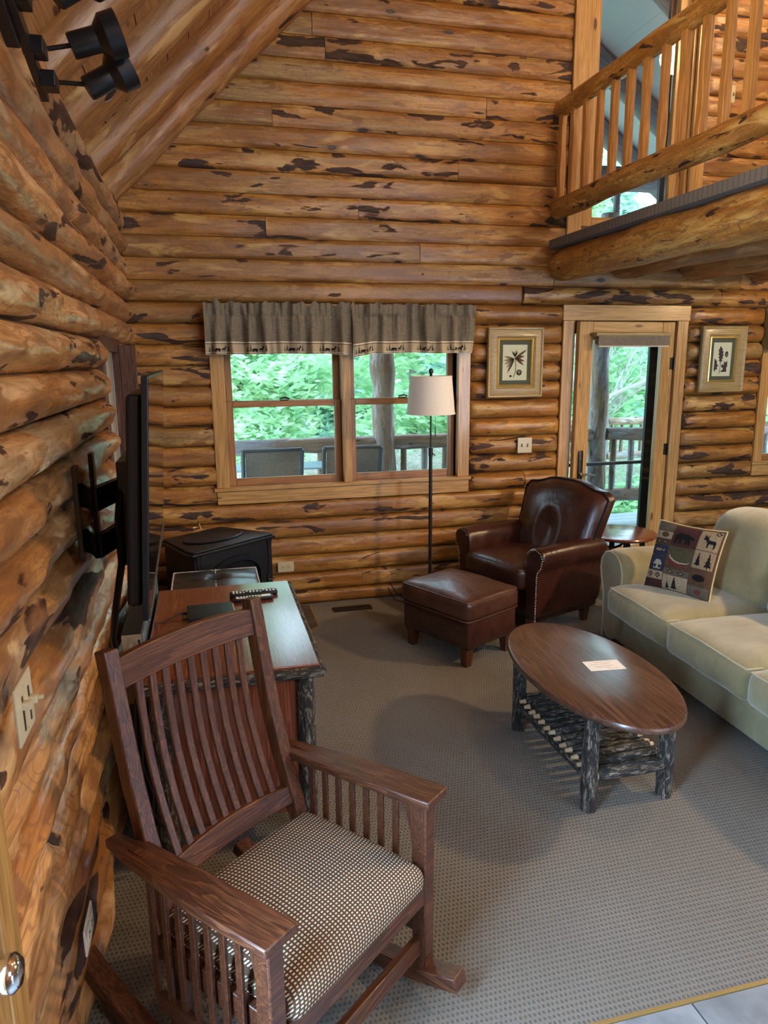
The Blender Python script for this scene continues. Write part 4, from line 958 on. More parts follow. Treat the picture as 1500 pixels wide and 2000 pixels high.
tube(bm, [(-.17, fy_-.006, .24), (.17, fy_-.006, .25)], .01, 7)
tube(bm, [(.04, fy_-.008, .30), (.16, fy_-.008, .40), (.10, fy_-.008, .28), (.04, fy_-.008, .30)], .004, 6); obj('log_set', bm, 'iron_light', dr)
bm = BM(); prism(bm, inner, lambda a, b_, h: (a, fy_-.013-h, b_), .002); obj('glass', bm, 'glass', dr, smooth=False)
bm = BM(); tube(bm, [(.235, fy_-.02, .30), (.235, fy_-.02, .38)], .008, 8); tube(bm, [(.225, fy_-.03, .34), (.275, fy_-.035, .34)], .006, 8); obj('latch', bm, 'black_metal', dr)
for sx in (-1, 1):
    bm = BM(); lathe(bm, [(.026, .12), (.022, .14), (.018, .18), (.018, .54), (.022, .57), (.026, .60)], 14, sx*.275, fy_+.012); obj('corner_column', bm, 'iron', st)
    for sy in (-1, 1):
        bm = BM(); x, y = sx*(.27 if sy < 0 else .2), sy*.17; tube(bm, [(x, y, .10), (x+sx*.02, y+sy*.015, .05), (x+sx*.03, y+sy*.02, .006), (x+sx*.032, y+sy*.022, .0)], [.03, .022, .018, .022], 10); obj('leg', bm, 'iron', st)
bm = BM(); tube(bm, [(.10, .255, .60), (.10, .29, .66), (.12, .33, .67)], .004, 6); rbox(bm, (.05, .26, .645), (.05, .02, .02), .005, 3); obj('valve', bm, 'nail', st)

# ---------------------------------------------------------------- leather club armchair (local: front = -Y)
ac = thing('leather_armchair', 'dark brown leather club armchair with brass nailheads beside the glazed door', 'armchair', (2.275, -.749, 0), R(-70.2)); ac.scale = (1.109, 1, 1)
# local x: towards the camera side is -x ; depth grows with +y
bm = BM(); rbox(bm, (0, .295, .225), (.60, .57, .25), .03, 6); obj('base', bm, 'leather', ac)
bm = BM()
def seatf(p, u):
    p = p.copy()
    if u[2] > 0: p.z += .028*max(0, 1-u[0]**2)*max(0, 1-u[1]**2)**.5
    if u[1] < 0: p.y -= .02*max(0, 1-u[0]**2)
    return p
rbox(bm, (0, .175, .385), (.50, .54, .15), .045, 12, seatf); sc_ = obj('seat_cushion', bm, 'leather', ac)
bm = BM(); P8 = [(-.235, .42), (-.245, -.03), (-.22, -.085), (0, -.105), (.22, -.085), (.245, -.03), (.235, .42)]; tube(bm, [(x, y, .445) for x, y in P8], .006, 8); obj('piping', bm, 'leather', sc_)
# camel-top backrest
bm = BM(); NXb, NZ = 26, 22
def backpt(s, t, side):
    """s -1..1 across, t 0..1 up; side 0 front, 1 rear"""
    topz = .880+.050*math.exp(-(s/.55)**4)-.045*max(0, abs(s)-.86)/.14
    wd = .335-.045*(1-t)
    z = .36+(topz-.36)*t; lean = .43+.17*t
    edge = (1-abs(s)**5)*(1-abs(2*t-1)**7*(1 if t > .5 else 0))
    if side == 0:
        y = lean-.07*edge-.015; r_ = math.hypot(s/.26, (t-.42)/.24)
        y += .030*math.exp(-r_*r_*2.2)-.012*math.exp(-((r_-1.25)/.28)**2)*(1 if t < .75 else .4)
    else: y = lean+.055+.040*edge
    return Vector((s*wd, y, z))
F = [[bm.verts.new(backpt(-1+2*i/NXb, j/NZ, 0)) for j in range(NZ+1)] for i in range(NXb+1)]
B_ = [[bm.verts.new(backpt(-1+2*i/NXb, j/NZ, 1)) for j in range(NZ+1)] for i in range(NXb+1)]
for i in range(NXb):
    for j in range(NZ):
        bm.faces.new((F[i][j], F[i+1][j], F[i+1][j+1], F[i][j+1])); bm.faces.new((B_[i][j+1], B_[i+1][j+1], B_[i+1][j], B_[i][j]))
    bm.faces.new((F[i][NZ], F[i+1][NZ], B_[i+1][NZ], B_[i][NZ])); bm.faces.new((F[i+1][0], F[i][0], B_[i][0], B_[i+1][0]))
for j in range(NZ):
    bm.faces.new((F[0][j], F[0][j+1], B_[0][j+1], B_[0][j])); bm.faces.new((F[NXb][j+1], F[NXb][j], B_[NXb][j], B_[NXb][j+1]))
bk = obj('backrest', bm, 'leather', ac, ang=60)
bm = BM(); pts = [backpt(-1, t, 0) for t in (.35, .5, .65, .8, .92)]+[backpt(-1+2*i/30, 1, 0) for i in range(31)]+[backpt(1, t, 0) for t in (.92, .8, .65, .5, .35)]
tube(bm, [p+Vector((0, -.001, .001)) for p in pts], .0065, 8); obj('piping', bm, 'black_plastic', bk)
for sx in (-1, 1):
    # rolled arm: section in (x,z) swept along y with the front leaning out
    bm = BM(); sec = [(.245, .12), (.245, .45), (.238, .50), (.245, .56), (.275, .600), (.325, .612), (.368, .590), (.385, .545), (.372, .495), (.345, .465), (.335, .42), (.335, .12)]
    ys = [-.055, -.045, 0, .12, .26, .40, .52, .59]; rings = []
    for y in ys:
        k = max(0, (y-.1)/.6); sh_ = .985 if y < -.05 else 1
        rings.append([bm.verts.new((sx*(.29+(a-.29)*sh_*(1-.12*k)), y, .12+(z-.12)*sh_*(1+.0*k)-(.03*k*k if z > .4 else 0))) for a, z in sec])
    for A, B in zip(rings, rings[1:]):
        for k in range(len(sec)): bm.faces.new((A[k], A[(k+1) % len(sec)], B[(k+1) % len(sec)], B[k]))
    bm.faces.new(rings[0][::-1]); bm.faces.new(rings[-1]); a_ = obj('arm', bm, 'leather', ac, ang=50)
    md = a_.modifiers.new('sub', 'SUBSURF'); md.levels = 1; md.render_levels = 2
    bm = BM(); path = [(.338, .13), (.338, .42), (.345, .46), (.370, .495), (.381, .545), (.364, .586), (.324, .606), (.277, .594), (.250, .558)]
    L_ = []; 
    for (x0_, z0_), (x1_, z1_) in zip(path, path[1:]):
        m_ = max(1, int(math.hypot(x1_-x0_, z1_-z0_)/.0135))
        for q in range(m_): L_.append((x0_+(x1_-x0_)*q/m_, z0_+(z1_-z0_)*q/m_))
    for x_, z_ in L_:
        vs_ = [bm.verts.new((sx*(.293+(x_-.293)*.93)+.0058*math.cos(t), -.058, .12+(z_-.12)*.985+.0058*math.sin(t))) for t in (0, PI/3*1, PI/3*2, PI, PI/3*4, PI/3*5)]
        tp = bm.verts.new((sx*(.293+(x_-.293)*.93), -.062, .12+(z_-.12)*.985))
        for q in range(6): bm.faces.new((vs_[q], vs_[(q+1) % 6], tp))
    no = obj('nailhead_trim', bm, 'nail', a_, smooth=False); no['kind'] = 'stuff'
    for y in (-.0, .50):
        bm = BM(); bx(bm, sx*.245-.026, sx*.245+.026, y-.012, y+.040, 0, .115, .008); obj('leg', bm, 'oakz', ac, smooth=False, bevel=.002)
# ---------------------------------------------------------------- leather ottoman
ot = thing('leather_ottoman', 'worn brown leather ottoman on four block legs in front of the armchair', 'ottoman', (1.868, -1.052, 0), R(-63))
bm = BM(); rbox(bm, (0, 0, .205), (.545, .44, .19), .025, 6); obj('base', bm, 'leather', ot)
bm = BM()
def ottf(p, u):
    p = p.copy()
    if u[2] > 0: p.z += .035*max(0, 1-u[0]**2)**.7*max(0, 1-u[1]**2)**.7
    p.z += .006*noise.noise(Vector((p.x*9, p.y*9, 2)))*(1 if u[2] > 0 else 0); return p
rbox(bm, (0, 0, .345), (.570, .462, .125), .035, 14, ottf); ct_ = obj('cushion_top', bm, 'leather_worn', ot)
bm = BM()
def rrect(hx, hy, r_, z, n_=5):
    out = []
    for cx, cy, a0 in ((hx-r_, hy-r_, 0), (-hx+r_, hy-r_, 90), (-hx+r_, -hy+r_, 180), (hx-r_, -hy+r_, 270)):
        for k in range(n_+1): t = R(a0+90*k/n_); out.append((cx+r_*math.cos(t), cy+r_*math.sin(t), z))
    return out+[out[0]]
tube(bm, rrect(.277, .222, .03, .400), .0055, 8); tube(bm, rrect(.283, .230, .035, .290), .005, 8); obj('piping', bm, 'leather_worn', ct_)
for sx in (-1, 1):
    for sy in (-1, 1):
        bm = BM(); bx(bm, sx*.225-.03, sx*.225+.03, sy*.175-.03, sy*.175+.03, 0, .112, .009); obj('leg', bm, 'oakz', ot, smooth=False, bevel=.002)

# ---------------------------------------------------------------- oval coffee table with log legs
cf = thing('coffee_table', 'oval walnut-topped coffee table on bark-covered log legs in front of the sofa', 'coffee table', (1.965, -2.40, 0), 0)
bm = BM(); a_, b_ = .284, .547
rg = [(.955, .412), (.985, .417), (1.0, .426), (1.0, .436), (.992, .444), (.965, .447), (.5, .4475), (.02, .4475)]; rings = []
for s_, z in [(.02, .412)]+rg: rings.append([bm.verts.new(((a_ if s_ < .9 else a_)*s_*math.cos(t), b_*s_*math.sin(t), z)) for t in [2*PI*k/72 for k in range(72)]])
for A, B in zip(rings, rings[1:]):
    for k in range(72): bm.faces.new((A[k], A[(k+1) % 72], B[(k+1) % 72], B[k]))
bm.faces.new(rings[0][::-1]); bm.faces.new(rings[-1]); obj('oval_top', bm, 'tabletop', cf, ang=25)
def loclog(name, root, p0, p1, r_, m, seg=10, wob=.25, seed=0, step=.08, bend=.012, parent=None): return log_between(name, p0, p1, r_, m, parent or root, seg, wob, 0, seed, step, bend=bend)
CL = [(-.160, -.325), (.178, -.322), (-.158, .325), (.178, .325)]
for i, (x, y) in enumerate(CL):
    lg = loclog('leg', cf, (x, y, 0), (x, y, .413), .033, 'bark', 14, .22, i*3+1)
for x in (-.160, .178): loclog('side_rail', cf, (x, -.35, .135), (x, .35, .135), .019, 'bark', 10, .3, x*9)
for i, y in enumerate((-.325, .325)):
    er = loclog('end_rail', cf, (-.135, y, .150), (.155, y, .150), .028, 'bark', 12, .2, i+9)
    for s_ in (-1, 1):
        bm = BM(); lathe(bm, [(.012, -.004), (.024, -.003), (.0245, .0), (.014, .004), (.010, .014), (.001, .015)], 12); o = obj('peeled_end', bm, 'peeled', er, loc=(s_*.146, 0, 0), rot=(0, s_*PI/2, 0))
for i in range(12):
    y = -.268+.537*i/11; stk = loclog('shelf_stick', cf, (-.158, y, .165+.003*(i % 3)), (.175, y+random.uniform(-.012, .012), .165+.003*(i % 2)), .0145+.003*random.random(), 'bark', 8, .3, i*5, .07)
    for s_ in (-1, 1):
        bm = BM(); tube(bm, [(0, 0, 0), (s_*.008, 0, 0), (s_*.026, 0, 0)], [.0125, .010, .008], 8); obj('peeled_end', bm, 'peeled', stk, loc=(s_*.165, 0, 0))
cd = thing('paper_card', 'small white printed card lying on the oval coffee table', 'card', (2.037, -2.412, .4478), R(-6))
bm = BM(); bx(bm, -.080, .080, -.048, .048, .0002, .0010); obj('sheet', bm, 'paper', cd, smooth=False)
bm = BM()
for i, (x0, x1, y) in enumerate(((-.03, .045, .030), (-.058, -.02, .012), (-.012, .03, .013), (-.052, .04, -.006), (-.045, .015, -.020), (.0, .052, -.030))): bx(bm, x0, x1, y-.0013, y+.0013, .001, .0012)
obj('printing', bm, 'ink', cd, smooth=False)

# ---------------------------------------------------------------- round side table
sd_ = thing('side_table', 'round cherry side table on dark twig legs between armchair and sofa', 'side table', (3.235, -.615, 0), 0)
bm = BM(); lathe(bm, [(.001, .512), (.225, .512), (.242, .520), (.247, .530), (.243, .538), (.236, .540), (.001, .541)], 56); obj('round_top', bm, 'cherryx', sd_, ang=25)
for i in range(4):
    t = R(40+90*i); x, y = .17*math.cos(t), .17*math.sin(t); loclog('leg', sd_, (x*1.05, y*1.05, 0), (x, y, .513), .019, 'bark', 10, .25, i*2+60, .08, .02)
    u = R(40+90*(i+1)); bm = BM(); p0 = Vector((x, y, .46)); p1 = Vector((.17*math.cos(u), .17*math.sin(u), .46)); m_ = (p0+p1)/2*.75
    tube(bm, [p0, p0.lerp(Vector((m_.x, m_.y, .40)), .5)+Vector((0, 0, -.02)), Vector((m_.x, m_.y, .40)), p1.lerp(Vector((m_.x, m_.y, .40)), .5)+Vector((0, 0, -.02)), p1], .010, 8, True, .3, i); obj('twig_brace', bm, 'bark', sd_)
loclog('cross_stretcher', sd_, (.14, .11, .16), (-.14, -.11, .16), .012, 'bark'); loclog('cross_stretcher', sd_, (-.11, .14, .185), (.11, -.14, .185), .012, 'bark')

# ---------------------------------------------------------------- sofa (local x = depth away from the coffee table, local y = along)
so = thing('sofa', 'sage-green microsuede three-seat sofa with rolled arms along the right side', 'sofa', (2.74, -2.28, 0), R(-2.3))
# faces -x ; y runs +1.17 .. -1.17
bm = BM(); rbox(bm, (.46, 0, .17), (.86, 2.12, .28), .02, 6); obj('base', bm, 'suede', so)
for i in range(3):
    yc = .598-.598*i; bm = BM()
    def sf(p, u):
        p = p.copy(); k = max(0, 1-abs(u[1])**4)*max(0, 1-u[0]**6)
        if u[2] > 0: p.z += .030*k-.008*max(0, abs(u[1])-.85)/.15
        if u[0] < 0: p.x -= .022*max(0, 1-u[1]**4)*max(0, 1-u[2]**2)
        p += Vector((.004, .0, .004))*noise.noise(Vector((p.x*8, (p.y+yc)*8, p.z*8))); return p
    rbox(bm, (.245, yc, .350), (.70, .592, .165), .040, 16, sf); c_ = obj('seat_cushion', bm, 'suede', so)
    bm = BM(); tube(bm, [(-.01, yc+.285, .420), (-.088, yc+.283, .420), (-.098, yc+.24, .424), (-.106, yc, .436), (-.098, yc-.24, .424), (-.088, yc-.283, .420), (-.01, yc-.285, .420)], .0045, 8); obj('piping', bm, 'suede_pipe', c_)
    bm = BM()
    def bf(p, u):
        p = p.copy(); k = max(0, 1-u[1]**4)*max(0, 1-abs(u[2])**3)
        if u[0] < 0: p.x -= .06*k
        p.z += .035*max(0, 1-u[1]**2)*(1 if u[2] > 0 else 0)
        p.x += .18*(u[2]*.5+.5)-.02; p += Vector((.010, .004, .006))*noise.noise(Vector((p.x*5+i*3, (p.y+yc)*5, p.z*5))); return p
    rbox(bm, (.55, yc, .645), (.20, .590, .440), .075, 16, bf); obj('back_cushion', bm, 'suede', so)
bm = BM(); rbox(bm, (.83, 0, .42), (.20, 2.14, .76), .06, 8, lambda p, u: Vector((p.x+.06*(u[2]*.5+.5), p.y, p.z))); obj('back_frame', bm, 'suede', so)
for sy in (-1, 1):
    bm = BM(); sec = [(.90, .03), (.90, .42), (.895, .50), (.920, .568), (.97, .604), (1.04, .614), (1.11, .596), (1.155, .548), (1.165, .48), (1.145, .41), (1.115, .34), (1.105, .20), (1.105, .03)]
    rings = []
    for x, s_ in ((-.005, .90), (.0, .97), (.02, 1), (.25, 1), (.5, 1.0), (.75, .99), (.90, .97), (.92, .9)):
        rings.append([bm.verts.new((x, sy*(1.0+(a-1.0)*s_), .03+(z-.03)*(s_ if z > .3 else 1)-.03*max(0, x-.4))) for a, z in sec])
    for A, B in zip(rings, rings[1:]):
        for k in range(len(sec)): bm.faces.new((A[k], A[(k+1) % len(sec)], B[(k+1) % len(sec)], B[k]))
    bm.faces.new(rings[0][::-1]); bm.faces.new(rings[-1]); a1 = obj('arm', bm, 'suede', so, ang=60); md = a1.modifiers.new('sub', 'SUBSURF'); md.levels = 1; md.render_levels = 2
    bm = BM(); tube(bm, [(-.004, sy*(1.0+(a-1.0)*.93), .03+(z-.03)*.965) for a, z in sec[1:]], .005, 8); obj('piping', bm, 'suede_pipe', a1)
for x in (.06, .84):
    for y in (-1.0, 1.0): bm = BM(); bx(bm, x-.03, x+.03, y-.03, y+.03, 0, .035); obj('foot', bm, 'oakz', so, smooth=False)

# ---------------------------------------------------------------- tapestry pillow
PC = Vector((2.975, -1.655, .640)); ex = Vector((.15, -.345, -.0)).normalized(); ey = Vector((.30, .13, .93)).normalized(); ez = ex.cross(ey).normalized()
if ez.x > 0: ez = -ez
ey = (ez.cross(ex)).normalized(); ey = ey if ey.z > 0 else -ey
pw = thing('throw_pillow', 'square woven pillow with bear, canoe and pine patches on the sofa', 'pillow', (PC.x, PC.y, .445))
PS = .198
def pil(a, b_, h):
    """a,b in 0..1 over the face"""
    u, v = 2*a-1, 2*b_-1
    th = .062*(max(0, 1-u**2)*max(0, 1-v**2))**.45
    pin = 1-.055*(1-v*v)*abs(u)**2; pin2 = 1-.055*(1-u*u)*abs(v)**2
    return PC+ex*(u*PS*pin)+ey*(v*PS*pin2)+ez*((th+abs(h)) if h >= 0 else -(th+.0))
bm = BM(); N_ = 20
f1 = [[bm.verts.new(pil(i/N_, j/N_, 0)) for j in range(N_+1)] for i in range(N_+1)]
for i in range(N_):
    for j in range(N_): bm.faces.new((f1[i][j], f1[i+1][j], f1[i+1][j+1], f1[i][j+1])).material_index = 0
part('front', bm, 't_brown', pw, ang=180)
bm = BM(); f2 = [[bm.verts.new(pil(i/N_, j/N_, -1)) for j in range(N_+1)] for i in range(N_+1)]
for i in range(N_):
    for j in range(N_): bm.faces.new((f2[i][j], f2[i+1][j], f2[i+1][j+1], f2[i][j+1]))
part('back', bm, 'pillow_back', pw, ang=180)
bm = BM(); tube(bm, [pil(i/N_, 0, 0) for i in range(N_)]+[pil(1, j/N_, 0) for j in range(N_)]+[pil(1-i/N_, 1, 0) for i in range(N_)]+[pil(0, 1-j/N_, 0) for j in range(N_+1)], .0045, 6); part('edge_seam', bm, 'pillow_back', pw)
PM = ['t_black', 't_tan', 't_beige', 't_brown', 't_maroon', 't_navy', 't_red', 't_grey', 't_white', 't_olive']; ix = {n_: i for i, n_ in enumerate(PM)}
bm = BM()
def patch(x0, x1, y0, y1, m_):
    n_ = 5; g = [[bm.verts.new(pil(x0+(x1-x0)*i/n_, y0+(y1-y0)*j/n_, .0012)) for j in range(n_+1)] for i in range(n_+1)]
    for i in range(n_):
        for j in range(n_): bm.faces.new((g[i][j], g[i+1][j], g[i+1][j+1], g[i][j+1])).material_index = ix[m_]
def mot(poly, x, y, w_, h_, m_, rot=0, flip=False): prism(bm, place2d(poly, x, y, w_, h_, rot, flip), lambda a, b_, h: pil(a, b_, .0022+h), .0004, ix[m_])
CELLS = [(.02, .30, .86, .98, 't_grey'), (.02, .31, .74, .85, 't_beige'), (.32, .69, .66, .97, 't_maroon'), (.70, .98, .68, .97, 't_tan'), (.02, .31, .65, .735, 't_brown'), (.02, .31, .49, .64, 't_navy'), (.32, .69, .34, .65, 't_olive'),
         (.32, .69, .34, .46, 't_brown'), (.70, .98, .42, .67, 't_tan'), (.02, .31, .27, .48, 't_navy'), (.02, .31, .14, .26, 't_beige'), (.32, .69, .25, .33, 't_grey'), (.70, .98, .18, .41, 't_brown'), (.32, .69, .02, .24, 't_beige'), (.02, .31, .02, .13, 't_maroon'), (.70, .98, .02, .17, 't_grey')]
for c_ in CELLS: patch(*c_)
mot(BEAR, .50, .80, .30, .19, 't_black', 0, True); mot(OVAL, .19, .80, .13, .08, 't_brown'); mot(DEER, .85, .82, .20, .20, 't_black'); mot(FISH, .17, .57, .18, .07, 't_tan')
mot(CANOE, .50, .47, .32, .14, 't_red'); mot([(0, .9), (.1, .6), (.3, .32), (.55, .18), (.85, .22), (1, .34), (1, .28), (.85, .12), (.5, .05), (.25, .2), (.05, .5)], .51, .485, .32, .14, 't_white')
mot(TREE, .77, .545, .11, .20, 't_black'); mot(TREE, .91, .545, .13, .22, 't_black'); mot(CABIN, .19, .36, .17, .14, 't_white')
for q in (.15, .23): mot([(0, 0), (1, 0), (1, 1), (0, 1)], q, .33, .04, .04, 't_black')
for x, y, a, b_ in ((.10, .20, .09, .09), (.23, .20, .09, .09), (.42, .29, .10, .065), (.58, .29, .10, .065), (.11, .69, .09, .055), (.23, .69, .09, .055)):
    mot(DIAM, x, y, a, b_, 't_black'); mot(DIAM, x, y, a*.6, b_*.6, 't_tan'); mot(DIAM, x, y, a*.25, b_*.25, 't_red')
mot(TREE, .50, .13, .13, .20, 't_black'); mot(TREE, .40, .09, .08, .12, 't_black'); mot(OVAL, .83, .29, .17, .10, 't_black'); mot(OVAL, .84, .09, .10, .07, 't_red'); mot(DIAM, .93, .94, .09, .06, 't_black'); mot(DIAM, .93, .94, .05, .03, 't_tan')
part('woven_patches', bm, PM, pw, smooth=False)

# ================================================================== OUTSIDE
pd = struct('porch_deck')
dm = None
for i in range(16):
    y = .23+.143*i
    if dm is None:
        bm = BM(); bx(bm, -4.5, 4.5, -.068, .068, -.03, 0); o = obj('deck_board', bm, 'deck', pd, smooth=False, bevel=.003, seg=1); dm = o.data
    else: o = bpy.data.objects.new('deck_board', dm); COL.objects.link(o); o.parent = pd
    o.location = (3.0, y, -.08)
for i, (x, y, r_) in enumerate(((2.17, 2.05, .115), (4.60, 2.05, .095), (-.45, 2.05, .11), (7.0, 2.05, .11))):
    p = log_between('porch_post', (x, y, -.08), (x, y, 3.2), r_, 'weathered', None, 16, .3, 0, i*5+2, .15, bend=.03)
    tag(p, ['bark-streaked grey porch post rising behind the floor lamp', 'bark-streaked grey porch post seen through the left of the glazed door', 'grey porch post left of the double window', 'grey porch post far right of the porch'][i], 'post', 'porch posts')
pr = thing('porch_railing', 'weathered grey log railing along the porch edge', 'railing', (2.5, 2.05, 0))
for x0, x1 in ((-.35, 2.07), (2.27, 4.51), (4.69, 6.9)):
    o = log_between('top_rail', (x0, 2.05, .925), (x1, 2.05, .925), .075, 'weathered', pr, 12, .2, 0, x0, .15, bend=.02); o.location = Vector(o.location)-pr.location
    o = log_between('bottom_rail', (x0, 2.05, .23), (x1, 2.05, .23), .075, 'weathered', pr, 12, .2, 0, x0+3, .15, bend=.02); o.location = Vector(o.location)-pr.location
    n = int((x1-x0)/.205)
    for k in range(n):
        x = x0+(x1-x0)*(k+.5)/n; o = log_between('baluster', (x, 2.05, .28), (x, 2.05, .87), .034, 'weathered', pr, 8, .2, 0, x*3, .12); o.location = Vector(o.location)-pr.location
pr2 = thing('lower_railing', 'second grey log railing beyond the porch, seen through the door', 'railing', (6.2, 4.9, 0))
for x0, x1 in ((5.1, 6.25), (6.45, 8.6)):
    for z, r_ in ((.78, .06), (.25, .06)):
        o = log_between('rail', (x0, 4.9, z), (x1, 4.9, z), r_, 'weathered', pr2, 10, .2, 0, x0+z, .2); o.location = Vector(o.location)-pr2.location
    for k in range(int((x1-x0)/.17)):
        x = x0+.08+.17*k; o = log_between('baluster', (x, 4.9, .28), (x, 4.9, .75), .026, 'weathered', pr2, 7, .2, 0, x*3, .15); o.location = Vector(o.location)-pr2.location
o = log_between('newel_post', (6.35, 4.9, -.4), (6.35, 4.9, .95), .10, 'weathered', pr2, 12, .2, 0, 4, .2); o.location = Vector(o.location)-pr2.location
# patio chairs
def patio_chair(label, x, y, rz, first=None):
    t = thing('patio_chair', label, 'chair', (x, y, -.08), rz, 'sling chairs on the porch')   # faces local +Y
    if first:
        for ch in first.children: copy_tree(ch, t)
        return t
    bm = BM(); back = [(-.02, .42), (-.06, .60), (-.14, .85), (-.20, 1.02), (-.25, 1.13)]
    for A, B in zip(back, back[1:]):
        q = [bm.verts.new(v) for v in ((-.215, A[0], A[1]), (.215, A[0], A[1]), (.215, B[0], B[1]), (-.215, B[0], B[1]), (-.215, A[0]-.006, A[1]), (.215, A[0]-.006, A[1]), (.215, B[0]-.006, B[1]), (-.215, B[0]-.006, B[1]))]
        for f in ((0, 1, 2, 3), (7, 6, 5, 4), (0, 4, 5, 1), (2, 6, 7, 3), (0, 3, 7, 4), (1, 5, 6, 2)): bm.faces.new([q[i] for i in f])
    obj('back_sling', bm, 'sling', t)
    bm = BM(); bx(bm, -.215, .215, -.02, .45, .40, .408); obj('seat_sling', bm, 'sling', t)
    bm = BM()
    for sx in (-.235, .235):
        tube(bm, [(sx, a, b_) for a, b_ in reversed(back)]+[(sx, .45, .41)], .018, 8)
    tube(bm, [(-.235, -.25, 1.13), (.235, -.25, 1.13)], .016, 8); tube(bm, [(-.235, .45, .41), (.235, .45, .41)], .014, 8); obj('frame', bm, 'patio_metal', t)
    for sx in (-.265, .265):
        bm = BM(); tube(bm, [(sx, -.10, .70), (sx, .1, .71), (sx, .36, .69), (sx, .42, .62)], .018, 8, flat_=(1.6, .8)); obj('armrest', bm, 'patio_metal', t)
        for ys in ((-.12, -.18), (.40, .45)):
            bm = BM(); tube(bm, [(sx, ys[0], .66), (sx, ys[1], .0)], .014, 8); obj('leg', bm, 'patio_metal', t)
    return t
pc = patio_chair('brown sling patio chair seen through the left half of the window', .93, .98, 0)
patio_chair('brown sling patio chair seen behind the window mullion', 1.60, .98, R(-4), pc)
c3 = patio_chair('pale blue sling patio chair turned sideways beside the porch post', 2.52, 1.38, R(78), pc)
for ch in c3.children:
    if 'sling' in ch.name:
        ch.data = ch.data.copy(); ch.data.materials.clear(); ch.data.materials.append(M['sling_blue'])
pt = thing('patio_table', 'pale blue glass-topped patio table behind the two brown chairs', 'table', (1.2, 1.72, -.08))
bm = BM(); rbox(bm, (0, -.06, .86), (1.25, .42, .02), .008, 5); obj('top', bm, 'patio_top', pt)
for sx in (-.55, .55):
    for sy in (-.20, .08): bm = BM(); tube(bm, [(sx, sy, .85), (sx*1.03, sy, 0)], .018, 8); obj('leg', bm, 'patio_metal', pt)
# porch roof seen through the tall window
prf = struct('porch_roof')
for i in range(14):
    for side in (-1, 1):
        x = 3.57+side*(.17+.30*i); z = 5.35-.72*abs(x-3.57)
        bm = BM(); bx(bm, -1.45, 1.45, -.187, .187, 0, .03); o = obj('plank', bm, 'porch_white', prf, smooth=False, bevel=.004, seg=1)
        o.matrix_world = Matrix.Translation((x, 1.65, z)) @ Matrix.Rotation(math.atan(.72)*side, 4, 'Y') @ Matrix.Rotation(PI/2, 4, 'Z')
for y in (.9, 2.1, 2.9):
    for side in (-1, 1): log_between('rafter', (3.57, y, 5.24), (3.57+side*4.2, y, 5.24-.72*4.2), .11, 'porch_grey', prf, 12, .1, 0, y, .3)
log_between('tie_beam', (1.6, 2.1, 3.55), (5.6, 2.1, 3.55), .12, 'porch_grey', prf, 12, .1, 0, 5, .3)
for x in (3.5, 3.9, 4.3, 4.7): log_between('baluster', (x, 2.1, 2.6), (x, 2.1, 3.45), .035, 'porch_grey', prf, 8, .1, 0, x, .3)
log_between('collar_log', (2.3, 1.2, 3.1), (5.2, 2.6, 5.0), .13, 'porch_grey', prf, 12, .1, 0, 8, .3)
# ground, bank and trees
bm = BM(); G = [[bm.verts.new((-14+36*i/24, 2.4+24*j/16, -.9+max(0, (j-4))*.16+.2*noise.noise(Vector((i*.5, j*.5, 0))))) for j in range(17)] for i in range(25)]
for i in range(24):
    for j in range(16): bm.faces.new((G[i][j], G[i+1][j], G[i+1][j+1], G[i][j+1]))
o = obj('ground', bm, 'lawn'); o['kind'] = 'structure'
def foliage(name, blobs, n, size, m, parent, seed, droop=.3, asp=3.2):
    rnd = random.Random(seed); V_, F_ = [], []
    for _ in range(n):
        cx, cy, cz, rx, ry, rz_ = rnd.choice(blobs)
        d = Vector((rnd.gauss(0, 1), rnd.gauss(0, 1), rnd.gauss(0, 1))).normalized()*(rnd.random()**.33)
        p = Vector((cx+d.x*rx, cy+d.y*ry, cz+d.z*rz_)); a = rnd.uniform(0, 2*PI)
        t = Vector((math.cos(a), math.sin(a)*.6, rnd.uniform(-droop-.3, .35))).normalized(); u = t.cross(Vector((rnd.gauss(0, .5), -1, rnd.gauss(0, .5)))).normalized()
        s_ = size*rnd.uniform(.6, 1.4); k = len(V_)
        V_ += [p-t*s_*asp/2, p+u*s_/2, p+t*s_*asp/2, p-u*s_/2]; F_.append((k, k+1, k+2, k+3))
    me = bpy.data.meshes.new(name); me.from_pydata([tuple(v) for v in V_], [], F_); me.materials.append(M[m]); o = bpy.data.objects.new(name, me); COL.objects.link(o); o.parent = parent; o['kind'] = 'stuff'; return o
def tree(nm, label, x, y, h, w_, n, m, seed, trunk=.10, size=.085, z0=-.6, fill=.1):
    t = thing(nm, label, 'tree', (x, y, z0), 0, 'evergreens beyond the porch'); rnd = random.Random(seed)
    log_between('trunk', (0, 0, 0), (0, 0, h*.92), trunk, 'weathered', t, 8, .2, .7, seed, .5)
    bl = []
    for k in range(34):
        z = h*(fill+(1-fill)*rnd.random()); rr = w_*(1-.75*(z/h)**1.4); a = rnd.uniform(0, 2*PI); q = rr*rnd.uniform(.2, .9)
        bl.append((q*math.cos(a), q*math.sin(a)*.5, z, rr*.55, rr*.40, .45))
    foliage('foliage', bl, n, size, m, t, seed)
    return t
TL = ['bright green evergreen farthest left outside, before the bank', 'bright green evergreen filling the left window panes', 'green evergreen behind the porch post and the lamp', 'green evergreen seen through the glazed door', 'dark green evergreen beyond the right window, front row',
      'tall blue-green evergreen behind the left window panes', 'tall blue-green evergreen behind the window mullion and post', 'tall blue-green evergreen between window and door views', 'tall blue-green evergreen behind the door view', 'tall blue-green evergreen at the far right outside']
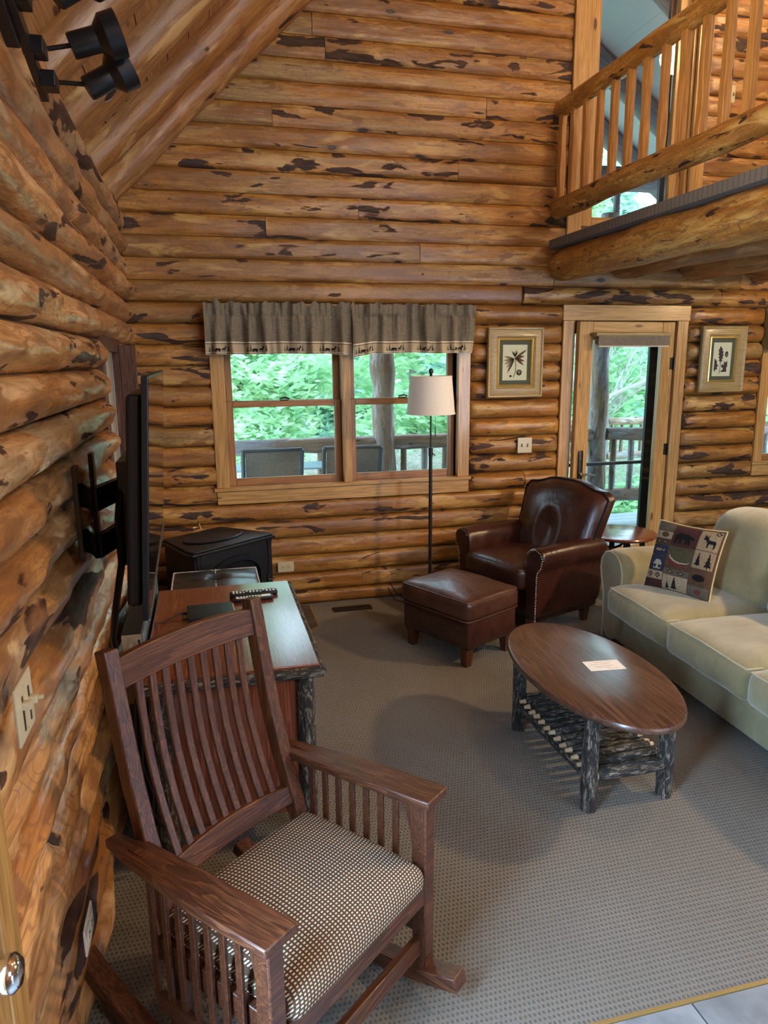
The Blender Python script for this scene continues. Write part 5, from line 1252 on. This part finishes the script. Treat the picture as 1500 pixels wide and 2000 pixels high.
for i in range(5): tree('evergreen_tree', TL[i], -2.1+3.1*i, 7.6, 5.4+.5*(i % 2), 1.75, 17000, 'leaf', i+1, size=.060, fill=.02)
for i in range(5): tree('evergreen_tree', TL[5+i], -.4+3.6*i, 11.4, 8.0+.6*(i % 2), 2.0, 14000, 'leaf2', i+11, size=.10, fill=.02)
for i, (x, y, w_, h, n) in enumerate(((1.4, 5.0, 1.5, .8, 4200), (3.2, 5.3, 1.3, .9, 4200), (6.6, 6.3, 1.4, .8, 3000))):
    t = thing('dry_shrub', ['low tangle of pale dry brush beyond the porch rail, left window', 'low tangle of pale dry brush beyond the porch rail, right of the post', 'low tangle of pale dry brush past the lower railing'][i], 'shrub', (x, y, -.6), 0, 'dry brush beyond the porch')
    foliage('twigs', [(rx*w_, 0, h*.7, w_*.6, .5, h*.6) for rx in (-.6, 0, .6)], n, .012, 'twig', t, 70+i, -.6, 22)
for i, (x, y) in enumerate(((5.0, 3.6), (6.4, 3.4), (3.0, 3.7))):
    t = thing('green_shrub', ['low green shrub right below the porch rail by the door', 'low green shrub at the far right of the porch rail', 'low green shrub under the window rail right of the lamp'][i], 'shrub', (x, y, -.8), 0, 'green shrubs below the porch rail')
    foliage('foliage', [(0, 0, .6, .8, .4, .45), (.4, 0, .5, .5, .4, .4), (-.4, 0, .5, .5, .4, .4)], 3500, .05, 'leaf', t, 90+i)
bt = thing('bare_tree', 'bare pale-branched tree arching across the door glass', 'tree', (6.35, 5.6, -.8))
bm = BM(); rnd = random.Random(5)
def branch(p, d, L, r_, dep):
    pts = [p]; q = p.copy(); dd = d.copy()
    for k in range(5):
        dd = (dd+Vector((rnd.uniform(-.2, .2), rnd.uniform(-.15, .15), rnd.uniform(-.1, .16)))).normalized(); q = q+dd*L/5; pts.append(q.copy())
        if dep > 0 and k > 0:
            for _ in range(2 if dep > 1 else 1): branch(q, (dd+Vector((rnd.uniform(-.9, .9), rnd.uniform(-.5, .5), rnd.uniform(-.3, .6)))).normalized(), L*.55, r_*.5, dep-1)
    tube(bm, pts, [r_*(1-.12*i) for i in range(6)], 5, True)
branch(Vector((-.1, 0, 0)), Vector((-.1, 0, 1)), 2.4, .07, 3); branch(Vector((-.2, 0, 1.5)), Vector((.75, 0, .6)), 2.3, .045, 3)
obj('branches', bm, 'twig', bt)
